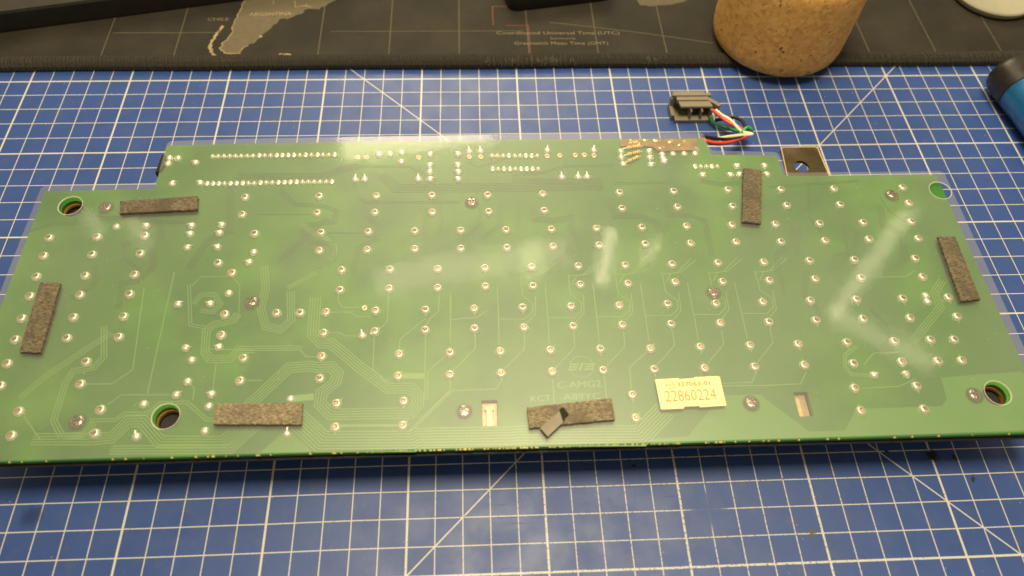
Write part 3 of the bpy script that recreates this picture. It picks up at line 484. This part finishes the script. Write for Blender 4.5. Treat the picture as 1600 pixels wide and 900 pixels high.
rl = B(); rl.box(7.7, 8.1, 14.8, 38, 4.0, 4.06); rl.box(-4, 7.7, 37.5, 37.9, 4.0, 4.06); rl.box(-11.7, -11.2, 37.8, 54.5, 4.0, 4.06); rl.box(-11.2, -3, 54.1, 54.5, 4.0, 4.06)
rl.obj('red_line_print', 'redp', dm)
text('map_text', 'ARGENTINA', -145.3, 46.7, 4.09, 2.7, 'coast', dm, width=23, rz=.02)
text('map_text', 'CHILE', -167, 42.6, 4.06, 2.5, 'print', dm, width=11.4, rz=.02)
text('map_text', '3', -134.5, 57.0, 4.09, 2.6, 'coast', dm)
text('map_text', 'Coordinated Universal Time (UTC)', -9.8, 30.3, 4.08, 2.7, 'print', dm, width=67.5, rz=-.006)
text('map_text', 'formerly', 19.4, 26.0, 4.08, 1.7, 'print', dm, width=14)
text('map_text', 'Greenwich Mean Time (GMT)', -.4, 21.8, 4.08, 2.6, 'print', dm, width=51, rz=-.006)

# ------------------------------------------------------------------ things behind the board
ck = thing('cork_pot', 'rounded brown cork pot standing over the desk mat edge', 'cork pot', (143.5, 26.5, 4.8))
pr = [(29.5, 0.25), (31.8, .4), (33.4, 1.2), (34.4, 3.0), (35.0, 6), (35.2, 10.5), (35.3, 18), (35.5, 30), (35.6, 44), (35.2, 48.5), (34.2, 51), (32.5, 52.2), (29, 52.4), (28, 51.5), (27.8, 46)]
cb = B()
rc = random.Random(5); seg = 96
vs = []; prof = []
for i in range(len(pr) - 1):
    nn = max(1, int((Vector(pr[i + 1]) - Vector(pr[i])).length / 2.0))
    prof += [tuple(Vector(pr[i]).lerp(Vector(pr[i + 1]), j / nn)) for j in range(nn)]
prof.append(pr[-1])
cb.lathe([(r, z + 4.6) for r, z in prof], 143.5, 26.5, seg)
cb.v = [(143.5 + (x - 143.5) * k, 26.5 + (y - 26.5) * k, z) for (x, y, z) in cb.v for k in [1 + rc.uniform(-.0022, .0022)]]
cb.obj('cork_wall', 'cork', ck, True)
B().lathe([(27.9, 47.5), (27.9, 49.0), (0, 49.0)], 143.5, 26.5, 40).obj('cork_top', 'cork', ck)

dh = thing('plastic_lid', 'round milky translucent plastic lid lying on the dark desk mat', 'lid', (281, 63.5, 4))
B().lathe([(19, 4.1), (22.5, 4.5), (24.0, 6.0), (24.4, 8.2), (23.8, 9.0), (22.6, 8.8), (20.8, 7.2), (19.6, 6.6)], 281, 63.5, 56).obj('rim', 'milk', dh, True)
B().lathe([(19.9, 4.2), (19.9, 6.5), (14, 6.1), (0, 6.0)], 281, 63.5, 56).obj('centre', 'milk2', dh, True)

bt = thing('blue_tool', 'blue metal cylinder tool with black end cap lying at right edge', 'tool', (258, -40, 0))
A0, A1 = Vector((256.6, -9.5, 12)), Vector((271, -118, 12)); dv = (A1 - A0).normalized()
ax = Matrix.Translation(A0) @ dv.to_track_quat('Z', 'Y').to_matrix().to_4x4()
B().lathe([(0, 0), (6, .05), (9.6, .5), (11.2, 1.6), (11.9, 3.6), (12, 7), (12, 16.2), (11.4, 16.8)], seg=48, axis=ax).obj('end_cap', 'cap', bt, True)
B().lathe([(11.3, 16.4), (11.75, 16.9), (11.75, 105), (11, 106), (0, 106)], seg=48, axis=ax).obj('barrel', 'blue', bt, True)

sl = thing('dark_slab', 'large dark flat casing across the top left corner of the desk mat', 'device', (-250, 60, 4))
d1 = Vector((126.6, 27.6, 0)).normalized(); n1 = Vector((-d1.y, d1.x, 0)); p0 = Vector((-273.5, 32.9, 0)) - d1 * 120
q = [p0, p0 + d1 * 330, p0 + d1 * 330 + n1 * 160, p0 + n1 * 160]
B().prism([(a.x, a.y) for a in q], 4.2, 15.6).obj('casing', 'black', sl, bevel=.8)
q = [a + s for a, s in zip(q, (d1 * 3 + n1 * .6, -d1 * 3 + n1 * .6, -d1 * 3 - n1 * 3, d1 * 3 - n1 * 3))]
B().prism([(a.x, a.y) for a in q], 15.4, 16.3).obj('top_panel', 'slab', sl, bevel=.3)
bk = thing('black_gadget', 'small black rounded gadget at the top edge behind the board', 'device', (22, 66, 4))
q = fillet([(-2.2, 48.6), (58, 59.6), (50, 112), (-12, 101)], 7, 6)
B().prism(q, 4.1, 15.0).obj('body', 'black', bk, True, bevel=1.6)
B().prism(fillet([(4, 55), (53, 64), (46, 106), (-5, 97)], 5, 6), 15.0, 15.6).obj('top_cover', 'slab', bk, True, bevel=.25)

# ------------------------------------------------------------------ the keyboard board
bd = thing('circuit_board', 'green keyboard circuit board lying face down with rows of solder joints', 'circuit board', (-11, -145, 0))
ZB = 23.5
OUT = [(-204.6, -212.9), (-204.4, -93.7), (-159.2, -93.4), (-159.2, -68.3), (-120.4, -67.5), (-6, -66.9), (82.2, -67.4), (83.6, -77.5), (113.2, -78.4), (114.3, -90.6), (183.2, -91.2), (183.2, -213.5)]
HOLES = D['HOLE']
slots = [[(-22.4, -194.9), (-16.7, -194.9), (-16.7, -204.8), (-22.4, -204.8)], [(92.1, -195), (97.2, -195), (97.2, -204.6), (92.1, -204.6)]]
hl = [circle(HOLES[i][0], HOLES[i][1], 4.25) for i in (0, 1, 3)]
plate('substrate', fillet(OUT, 1.0, 3), hl + slots, ZB - 1.9, ZB, 'board', bd)
inner = [(-204.0, -213.6), (-204.0, -94.2), (-158.6, -94.0), (-158.6, -68.9), (81.8, -68.0), (83.0, -78.2), (112.8, -79.0), (114.0, -91.2), (182.8, -91.8), (182.8, -214.1)]
ph = [circle(HOLES[i][0] + .2, HOLES[i][1] - .5, 4.0) for i in (0, 1, 3)]
plate('metal_plate', fillet(inner, 1.0, 3), ph, ZB - 4.0, ZB - 2.9, 'black', bd)
for i in (0, 1, 3):
    cx, cy = HOLES[i][0] + .1, HOLES[i][1] - .3
    b = B(); b.lathe([(5.6, 19.7), (5.6, 21.55), (4.15, 21.55), (4.0, 19.7)], cx, cy, 36); b.f = b.f[:-2]
    b.obj('hole_spacer', 'brass', bd, True)
    b = B(); b.lathe([(4.2, 9.5), (4.2, 15), (3.1, 15.4), (2.6, 17.5), (1.7, 17.8), (1.5, 14), (0, 14)], cx + .8, cy - .4, 28); b.obj('key_post', 'black', bd, True)
# metal tab sticking out behind
tabm = [(116.4, -95), (118.2, -71.6), (119.2, -70.6), (134.6, -70.5), (135.5, -71.5), (136.6, -95)]
plate('mounting_tab', tabm, [circle(124.9, -82.7, 3.5)], 19.3, 20.6, 'tabmetal', bd)
tr_ = B(); tr_.tube([(116.6, -93, 20.6), (118.3, -71.7, 20.6), (119.2, -70.8, 20.6), (134.5, -70.7, 20.6), (135.4, -71.6, 20.6), (136.4, -93, 20.6)], .28, 6); tr_.obj('tab_rim', 'copper', bd, True)
tb2 = B(); tb2.box(135.2, 136.4, -92, -72, 17.2, 19.3); tb2.box(119, 134.6, -71.4, -70.3, 17.0, 19.3)
tb2.obj('tab_flange', 'black', bd)
# body and keycaps the board stands on
B().box(-196, 176, -206, -99, 9.4, 19.4).obj('key_frame', 'black', bd)
kc = B()
for r in range(5):
    for c in range(19):
        x = -184 + 19.05 * c; y = -192 + 19.05 * r
        a, t_ = 8.8, 6.4
        kc.add([(x + i * a, y + j * a, 9.3) for i, j in ((-1, -1), (1, -1), (1, 1), (-1, 1))] + [(x + i * t_, y + j * t_, 0.05) for i, j in ((-1, -1), (1, -1), (1, 1), (-1, 1))],
               [(0, 1, 2, 3), (7, 6, 5, 4), (0, 4, 5, 1), (1, 5, 6, 2), (2, 6, 7, 3), (3, 7, 4, 0)])
o = kc.obj('keycaps', 'slab', bd); o['kind'] = 'stuff'
# brackets in the two slots
b = B(); b.box(-20.7, -18.6, -204.5, -197.2, 21.2, 22.6); b.box(-21.2, -18.1, -198.4, -197.0, 21.2, 22.7); b.obj('slot_clip', 'copper', bd, bevel=.15)
b = B(); b.box(92.3, 94.0, -204.3, -197.0, 21.2, 22.6); b.obj('slot_clip', 'copper', bd, bevel=.15)
for x0, x1 in ((-22.2, -16.9), (92.3, 97.0)): B().box(x0, x1, -204.5, -195.1, 20.9, 21.15).obj('slot_floor', 'pit', bd)
# copper planes and traces under the mask
plate('copper_plane', D['POUR'][0], [circle(HOLES[3][0], HOLES[3][1], 4.25)], ZB + .005, ZB + .06, 'pour', bd)
B().prism(D['POUR'][1], ZB + .005, ZB + .06).obj('copper_plane', 'pour', bd)
tr = {0: B(), 1: B()}
for qi, (pts, n, pitch, wd, dark) in enumerate(D['TRACE']):
    for k in range(n):
        c = offset_line(pts, (k - (n - 1) / 2) * pitch)
        L, R = offset_line(c, wd / 2), offset_line(c, -wd / 2); m = len(c)
        z0 = ZB + .008; z1 = ZB + .085 + .0012 * (qi % 12) + .0004 * k
        vs = [(a[0], a[1], z0) for a in L] + [(a[0], a[1], z1) for a in L] + [(a[0], a[1], z1) for a in R] + [(a[0], a[1], z0) for a in R]
        fs = []
        for i in range(m - 1):
            for j in range(3): fs.append((j * m + i, j * m + i + 1, (j + 1) * m + i + 1, (j + 1) * m + i))
        fs += [(0, m, 2 * m, 3 * m), (m - 1, 4 * m - 1, 3 * m - 1, 2 * m - 1)]
        tr[dark].add(vs, fs)
o = tr[0].obj('copper_traces', 'trace', bd); o['kind'] = 'stuff'
o = tr[1].obj('shaded_traces', 'gap', bd); o['kind'] = 'stuff'  # etched gaps in a darker green that paints in shading of the relief
# teardrops where traces meet the lower joints come with the pads
org = Vector(ORG[bd.name])
def joint_mesh(name, prof, lead=None, seg=20, mat='solder'):
    b = B(); b.lathe(prof, 0, 0, seg)
    if lead == 'up': b.lathe([(.42, 0.3), (.40, prof_top(prof) + .25), (0, prof_top(prof) + .3)], .1, .35, 8)
    if lead == 'side':
        zt = prof_top(prof)
        b.tube([(0, 0, zt * .6), (.7, 0, zt * .85), (1.5, 0, zt * .62), (2.3, 0, .22)], [.62, .55, .42, .16], 8)
    if lead == 'spike': b.tube([(0, 0, .4), (0.05, .35, 1.25), (.05, 1.0, 1.6)], [.5, .36, .26], 8)
    if lead == 'spikeN':
        b.tube([(0, 0, .4), (.0, 1.0, 1.3), (0, 2.1, 1.35)], [.55, .40, .24], 8)
    me = b.mesh(name, smooth=True); me.materials.append(M[mat]); return me
def prof_top(p): return max(z for r, z in p)
KEYP = [(2.05, 0), (2.03, .1), (1.92, .36), (1.68, .72), (1.36, 1.04), (1.08, 1.2), (.95, 1.2), (.85, .95), (.6, .62), (0, .55)]
SMP = [(1.75, 0), (1.73, .12), (1.55, .5), (1.15, .95), (.65, 1.22), (.25, 1.28), (0, 1.28)]
def pit(me, rmax):
    me.materials.append(M['pit'])
    for p in me.polygons:
        c = p.center
        if math.hypot(c.x, c.y) < rmax * MM and c.z > .3 * MM: p.material_index = 1
    return me
jk = [joint_mesh('key_joint', KEYP), joint_mesh('key_joint', [(r, z * .92) for r, z in KEYP[:6]] + [(.8, 1.05), (.65, .7), (0, .55)]), joint_mesh('key_joint', KEYP, 'up')]
jk = [pit(m, .98) for m in jk]  # pit faces coloured dark to paint in the pin tip's dark reflection
js = {'p': joint_mesh('small_joint', SMP), 'side': joint_mesh('small_joint', SMP, 'side'), 'N': joint_mesh('small_joint', SMP, 'spikeN'),
      'f': joint_mesh('flat_joint', [(1.4, 0), (1.38, .12), (1.1, .32), (.6, .35), (.35, .2), (0, .2)], 'up', mat='dull'), 'h': joint_mesh('small_joint', [(1.6, 0), (1.55, .2), (1.2, .6), (.5, .9), (0, .95)])}
rj = random.Random(2)
for x, y in D['KEY']:
    link('solder_joint', rj.choice(jk), None, bd, Vector((x, y, ZB + .09)) - org, rj.uniform(-.5, .5))
for x, y, kd in D['SMALL']:
    me = js['side'] if kd in 'EW' else js.get(kd, js['p'])
    a = {'E': .35, 'W': math.pi - .25}.get(kd, 0) + rj.uniform(-.25, .25)
    link('solder_joint', me, None, bd, Vector((x, y, ZB + .09)) - org, a)
pm = [joint_mesh('pin_joint', [(1.14, 0), (1.12, .2), (1.0, .6), (.58, .9), (.4, 1.12), (.22, 1.18), (0, 1.18)], None, 14), joint_mesh('pin_joint', [(1.14, 0), (1.12, .2), (1.0, .6), (.6, .8), (.42, .86), (.3, .7), (0, .7)], 'up', 14)]
for v in pm[0].vertices: v.co.y *= 1.22
for v in pm[1].vertices: v.co.y *= 1.22
for x, y in D['PIN']:
    link('pin_joint', rj.choice(pm), None, bd, Vector((x, y, ZB + .08)) - org, rj.uniform(-.1, .1))
# teardrop pads on the lower half
td = B()
for i, (x, y) in enumerate(D['KEY']):
    if y < -150 and x > -75:
        a = rj.choice((.9, -1.5, 1.57, -1.57)); dx, dy = math.cos(a), math.sin(a)
        td.prism([(x - dy * 1.3, y + dx * 1.3), (x + dx * 3.2, y + dy * 3.2), (x + dy * 1.3, y - dx * 1.3)], ZB + .006, ZB + .082 + .0005 * (i % 9))
td.obj('pad_teardrops', 'trace', bd)['kind'] = 'stuff'
# screws
def screw_mesh():
    seg = 48; rings = [(2.75, 0), (2.7, .5), (2.4, 1.0), (1.9, 1.3), (1.6, 1.38), (1.3, 1.42), (1.0, 1.44), (.7, 1.45), (.35, 1.45), (0.02, 1.45)]
    b = B(); vs = []
    for r, z in rings:
        for i in range(seg):
            a = 2 * math.pi * i / seg; xx, yy = r * math.cos(a), r * math.sin(a)
            inn = min(abs(xx), abs(yy)) < .34 and r < 1.65
            vs.append((xx, yy, z - (.75 if inn else 0)))
    fs = [(k * seg + i, k * seg + (i + 1) % seg, (k + 1) * seg + (i + 1) % seg, (k + 1) * seg + i) for k in range(len(rings) - 1) for i in range(seg)]
    b.add(vs, fs); me = b.mesh('screw', smooth=True); me.materials.append(M['screw']); return me
scm = screw_mesh()
rg = B(); rg.lathe([(3.3, 0), (3.3, .1), (2.6, .12), (2.6, 0)], 0, 0, 32); rgm = rg.mesh('washer_ring'); rgm.materials.append(M['gap'])
for i, (x, y) in enumerate(D['SCREW']):
    so = link('screw', scm, None, bd, Vector((x, y, ZB + .1)) - org, .5 + i * 1.3)
    link('screw_seat', rgm, None, bd, Vector((x, y, ZB + .005)) - org)
# lettering and emblem pressed in copper
text('copper_lettering', 'C-AMG2', 5.4, -191.0, ZB + .06, 2.7, 'silk', bd, width=16.2, rz=.012)
text('copper_lettering', 'KCT', -4.6, -196.1, ZB + .06, 2.6, 'silk', bd, width=7.3, rz=.02)
text('copper_lettering', '-A89YC', 5.9, -195.8, ZB + .06, 2.6, 'silk', bd, width=14.8, rz=.012)
em = B(); cx, cy = 15.0, -182.5
cr = [(4.3 * math.cos(a), 4.3 * math.sin(a)) for a in (k * 2 * math.pi / 40 for k in range(40))]
for i in range(40):
    a, c = cr[i], cr[(i + 1) % 40]
    em.prism([(cx + a[0], cy + a[1]), (cx + c[0], cy + c[1]), (cx + c[0] * 1.05, cy + c[1] * 1.05), (cx + a[0] * 1.05, cy + a[1] * 1.05)], ZB + .01, ZB + .07)
for j, (yo, xs) in enumerate(((1.05, .55), (0, 0), (-1.05, -.55))):
    for s_ in (-1, 1):
        x0 = cx + s_ * 3.0 + xs; em.prism([(x0 - 1.7, cy + yo - .26), (x0 + 1.5, cy + yo - .26), (x0 + 1.7, cy + yo + .26), (x0 - 1.5, cy + yo + .26)], ZB + .01, ZB + .075)
em.prism([(cx - 1.2, cy - 1.5), (cx - .5, cy - 1.5), (cx + .8, cy + 1.5), (cx + .1, cy + 1.5)], ZB + .01, ZB + .078); em.prism([(cx + .2, cy + 1.0), (cx + 1.5, cy + 1.0), (cx + 1.6, cy + 1.5), (cx + .4, cy + 1.5)], ZB + .01, ZB + .081)
em.obj('copper_emblem', 'silk', bd)
# resistors by the cable corner
for a, c in D['RES']:
    a, c = Vector(a), Vector(c); d = (c - a).normalized(); L = (c - a).length
    A3 = Matrix.Translation(Vector((a.x, a.y, ZB + .98))) @ Vector((d.x, d.y, 0)).to_track_quat('Z', 'Y').to_matrix().to_4x4()
    r0 = B(); r0.lathe([(0, 0), (.55, .05), (.86, .4), (.88, 1.1), (.72, 1.5), (.72, L - 1.5), (.88, L - 1.1), (.86, L - .4), (.55, L - .05), (0, L)], seg=14, axis=A3)
    ro = r0.obj('resistor', 'resistor', bd, True)
    for k, f in enumerate((.16, .36, .52, .68, .86)):
        rb = .9 if f in (.16, .86) else .75
        bb = B(); bb.lathe([(rb - .1, L * f - .22), (rb, L * f - .2), (rb, L * f + .2), (rb - .1, L * f + .22)], seg=14, axis=A3); bb.f = bb.f[:-2]
        bo = bb.obj('colour_band', 'bandr' if k in (1,) else 'band', None, True)
        bo.parent = ro; bo.location = -org * MM + Vector((0, 0, 0)) + org * MM * 0; bo.location = (-org.x * MM, -org.y * MM, -org.z * MM)
    ld = B(); ld.tube([(a.x - d.x * 2.6, a.y - d.y * 2.6, ZB + .5), (a.x - d.x * .8, a.y - d.y * .8, ZB + 1.0), (a.x, a.y, ZB + .98)], .28, 6); ld.tube([(c.x, c.y, ZB + .98), (c.x + d.x * 1.2, c.y + d.y * 1.2, ZB + .6)], .28, 6)
    lo = ld.obj('resistor_lead', 'solder', bd, True)
B().prism(D['TAPE'], ZB + 1.30, ZB + 1.38).obj('amber_tape', 'tape', bd)
gc = B(); rg_ = random.Random(8)
for i in range(150):
    x, y = (rg_.gauss(67, 3.0), rg_.gauss(-71.8, 1.4)) if i < 100 else (rg_.uniform(43, 78), rg_.uniform(-73.5, -69))
    a = rg_.uniform(0, 3); s_ = rg_.uniform(.15, .5)
    gc.add([(x, y, ZB + 1.4), (x + s_ * math.cos(a), y + s_ * math.sin(a), ZB + 1.45), (x + s_ * math.cos(a + 1.8), y + s_ * math.sin(a + 1.8), ZB + 1.5), (x, y, ZB + 1.66)], [(0, 1, 2), (0, 3, 1), (1, 3, 2), (2, 3, 0)])
for x, y, q, s_ in ((54.5, -69.3, 0, 1.2), (59.5, -69.5, .1, 1.5), (61, -74.4, 0, 1.1), (48, -69.6, -.4, 1.0), (66, -70.6, .2, 1.3), (70, -72.4, .5, 1.2), (72.5, -70.2, -.3, 1.0), (51.5, -71.6, .8, .9)):
    ro = Matrix.Translation((x, y, ZB + 1.39)) @ Matrix.Rotation(q, 4, 'Z') @ Matrix.Diagonal((s_ * 1.2, s_ * .6, .35, 1))
    gc.lathe([(1, 0), (.9, .45), (.55, .85), (0, 1)], 0, 0, 10, axis=ro)
gc.obj('splash_glints', 'gold', bd)['kind'] = 'stuff'  # gold bits and blobs stand in for glints and glare on the tape
# black part peeking out at the left step
lb = B(); lb.prism([(-160.4, -85.6), (-159.7, -74.6), (-157.4, -75.4), (-157.8, -83.0)], 21.2, 24.9); lb.obj('edge_component', 'black', bd, True, bevel=.5)
# chipped fibreglass along the front edge
eb = B(); re = random.Random(21)
for i in range(150):
    x = re.gauss(-10, 42) if i < 110 else re.uniform(-190, 180); w_ = re.uniform(.3, 1.6)
    y = -212.9 - (x + 204) * .0016
    if not -203 < x < 181: continue
    z0 = re.uniform(ZB - 1.2, ZB - .3)
    eb.add([(x, y - .02, z0), (x + w_, y - .02, z0 + re.uniform(-.1, .1)), (x + w_ * .8, y - .28, ZB - .02), (x + w_ * .2, y - .22, ZB), (x + w_ * .5, y + .5, ZB + .11)],
           [(0, 1, 2), (0, 2, 3), (3, 2, 4), (0, 3, 4), (1, 4, 2), (0, 4, 1)])
eb.obj('chipped_edge', 'burr', bd)['kind'] = 'stuff'

# ------------------------------------------------------------------ cable and connector
cb_ = thing('cable_connector', 'grey plastic plug on four twisted coloured wires behind the board', 'connector', (88, -28.5, 0))
h = B(); h.box(78.6, 97, -34.2, -24.6, .1, 2.3); h.box(77.2, 97, -24.6, -22.6, .1, 10.0)
h.add([(80.6, -31.9, 8.1), (97.0, -31.9, 8.1), (95.6, -28.2, 8.1), (79.6, -28.2, 8.1), (80.6, -31.7, 9.3), (96.8, -31.7, 9.3), (95.6, -28.2, 9.7), (79.6, -28.2, 9.7)],
      [(0, 3, 2, 1), (4, 5, 6, 7), (0, 1, 5, 4), (1, 2, 6, 5), (2, 3, 7, 6), (3, 0, 4, 7)])
h.box(79.0, 95.2, -28.18, -25.6, 7.9, 10.3); h.box(77.6, 93.6, -25.58, -22.58, 8.4, 10.9)
h.box(76.8, 78.58, -32.0, -22.58, .1, 3.6); h.box(77.0, 79.0, -25.4, -22.62, 3.6, 8.4)
h.box(85.6, 86.3, -33.9, -24.62, 2.3, 7.9); h.box(91.0, 91.8, -33.9, -24.62, 2.3, 7.9); h.box(95.8, 97.0, -33.2, -24.62, 2.3, 7.9)
h.obj('housing', 'grey', cb_, bevel=.25)
lt = B(); rz = Matrix.Rotation(-.75, 3, 'Z'); lt.box(96.6, 104.2, -28.3, -26.2, 6.2, 9.6, rz, Vector((97.2, -24.5, 8)))
lt.obj('latch', 'grey', cb_, bevel=.25)
B().box(86.4, 90.9, -30, -25.5, 3.0, 6.8).obj('contact', 'black', cb_)
for nm in ('red', 'white', 'black', 'green'):
    wb = B(); wb.tube(catmull(D['WIRE'][nm], 7), .84, 10)
    wo = wb.obj('wire', 'wblack' if nm == 'black' else nm, cb_, True); wo['label'] = nm + ' insulated wire'

# ------------------------------------------------------------------ clear sheet, foam, label
ZS = 25.35
sh = thing('clear_sheet', 'hazy clear plastic sheet covering the whole circuit board', 'plastic sheet', (-11, -145, ZS))
SO = [(-205.6, -213.2), (-205.2, -92.4), (-158.3, -91.9), (-158.3, -67.6), (-120, -66.6), (-35, -65.9), (45, -65.4), (81.6, -65.9), (83.0, -77.0), (113.4, -78.2), (114.2, -90.6), (185.6, -90.9), (184.9, -179), (184.2, -213.6)]
plate('film', fillet(SO, 2.6, 5), [circle(a, c, 4.65) for a, c in HOLES], ZS, ZS + .25, 'film', sh)
for a, c in HOLES:  # pale rings added as the glint along the cut film edge
    hr = B(); hr.lathe([(4.55, ZS - .02), (4.75, ZS + .3), (4.95, ZS + .27), (4.95, ZS + .251), (4.7, ZS + .1)], a, c, 48); hr.f = hr.f[:-2]
    hr.obj('hole_edge_glint', 'rim', sh, True)
rf = random.Random(17)
def foam(poly, z0, z1, lab, mt='foam'):
    nx, ny = 34, 9; b = B()
    P = [Vector(p) for p in poly]
    long_first = (P[1] - P[0]).length > (P[2] - P[1]).length
    if not long_first: nx, ny = 9, 34
    vs = []; idx = {}
    for j in range(ny + 1):
        for i in range(nx + 1):
            u, v = i / nx, j / ny
            q = P[0].lerp(P[1], u).lerp(P[3].lerp(P[2], u), v)
            e = i in (0, nx) or j in (0, ny)
            jit = .14 if e else .06
            idx[(i, j)] = len(vs); vs.append((q.x + rf.uniform(-jit, jit), q.y + rf.uniform(-jit, jit), z1 + rf.uniform(-.10, .07) - (.16 if e else 0)))
    fs = [(idx[i, j], idx[i, j + 1], idx[i + 1, j + 1], idx[i + 1, j]) for i in range(nx) for j in range(ny)]
    rim = [(i, 0) for i in range(nx)] + [(nx, j) for j in range(ny)] + [(i, ny) for i in range(nx, 0, -1)] + [(0, j) for j in range(ny, 0, -1)]
    k0 = len(vs)
    for r in rim: x, y, z = vs[idx[r]]; vs.append((x, y, z0))
    n = len(rim)
    fs += [(idx[rim[i]], idx[rim[(i + 1) % n]], k0 + (i + 1) % n, k0 + i) for i in range(n)] + [tuple(k0 + i for i in range(n - 1, -1, -1))]
    b.add(vs, fs)
    o = b.obj('foam_strip', mt, sh)
    o['label'] = lab; return o
labs = ['dark foam strip beside the top left hole', 'brown foam strip standing upright near the left edge', 'glare-paled brown foam strip right of the lower left hole',
        'foam strip with a small torn flap under the lettering', 'brown foam strip tilted along the right edge', 'upright foam strip near the cable corner']
fo = [foam(p, ZS + .26, ZS + 1.8, l, 'foam_hazed' if i in (2, 3) else 'foam') for i, (p, l) in enumerate(zip(D['PAD'], labs))]
fl = B(); fl.prism(D['FLAP'], ZS + 1.9, ZS + 2.05); o = fl.obj('torn_flap', 'foam', sh)
flm = simple('peeled_backing', (.20, .175, .125), .5, 0, .1, 200); o.data.materials.clear(); o.data.materials.append(flm)
fc = B(); fc.prism(D['CHIP'], ZS + 2.1, ZS + 2.7); o = fc.obj('dark_chip', 'hemd', sh)
ds = B(); rd = random.Random(33)
for i in range(420):
    x, y = rd.uniform(-200, 180), rd.uniform(-211, -70)
    if y > -93 and not -157 < x < 80: continue
    s_ = rd.choice((.08, .1, .12, .16, .22)); a = rd.uniform(0, 6)
    ds.add([(x + s_ * math.cos(a + k), y + s_ * math.sin(a + k) * rd.uniform(.5, 1), ZS + .255) for k in (0, 2.1, 4.2)] + [(x, y, ZS + .27 + s_ * .7)], [(0, 2, 1), (0, 1, 3), (1, 2, 3), (2, 0, 3)])
ds.obj('dust_specks', 'dust', sh)['kind'] = 'stuff'

lb = thing('paper_label', 'yellow paper sticker printed 22860224 on the lower part of the board', 'label', (53, -195, ZS + .26))
B().prism(D['LABEL'], ZS + .262, ZS + .36).obj('paper', 'label', lb)
LZ = ZS + .37
text('printed_number', '22860224', 43.9, -198.4, LZ, 4.6, 'ink', lb, width=18.6, rz=.02, off=-.07)
text('printed_number', '327063-01', 49.0, -192.5, LZ, 1.7, 'ink', lb, width=12.2, rz=.02, off=.035)
rg = B(); cx, cy = 46.4, -191.9
cr = [(1.35 * math.cos(a), 1.25 * math.sin(a)) for a in (k * 2 * math.pi / 28 for k in range(28))]
for i in range(28):
    a, c = cr[i], cr[(i + 1) % 28]
    rg.prism([(cx + a[0], cy + a[1]), (cx + c[0], cy + c[1]), (cx + c[0] * 1.14, cy + c[1] * 1.14), (cx + a[0] * 1.14, cy + a[1] * 1.14)], LZ - .005, LZ + .02)
zz = [(-1.6, -.3), (-.9, .35), (-.5, -.3), (.1, .4), (.4, -.3), (.9, .4), (1.5, .1)]
for i in range(6):
    a, c = Vector(zz[i]), Vector(zz[i + 1]); nn = Vector((-(c - a).y, (c - a).x)).normalized() * .1
    rg.prism([(cx + p.x, cy + p.y) for p in (a - nn, c - nn, c + nn, a + nn)], LZ - .005, LZ + .021 + .0004 * i)
rg.obj('printed_emblem', 'ink', lb)

# loose specks and crumbs on the cutting mat
cr_ = B(); rk = random.Random(44)
for i in range(260):
    x, y = rk.uniform(-280, 280), rk.choice((rk.uniform(-62, 5), rk.uniform(-300, -218)))
    s_ = rk.choice((.12, .15, .2, .28)); a = rk.uniform(0, 6)
    cr_.add([(x + s_ * math.cos(a + k), y + s_ * math.sin(a + k) * rk.uniform(.4, 1), .01) for k in (0, 2.1, 4.2)] + [(x, y, .02 + s_ * .6)], [(0, 2, 1), (0, 1, 3), (1, 2, 3), (2, 0, 3)])
o = cr_.obj('mat_crumbs', 'dust'); o['kind'] = 'stuff'; o['label'] = 'tiny pale dust crumbs scattered on the blue cutting mat'; o['category'] = 'dust'
for (x, y, r_) in D['BLOB']:
    b = B(); pts = [(x + r_ * math.cos(k * .7) * rk.uniform(.6, 1.1), y + r_ * math.sin(k * .7) * rk.uniform(.5, 1)) for k in range(9)]
    b.prism(pts, .01, r_ * .25); o = b.obj('flux_drop', 'black', None, True, bevel=.1)
    tag(o, 'small dark dried drop on the cutting mat in front of the board', 'residue', 'dried drops on the cutting mat')
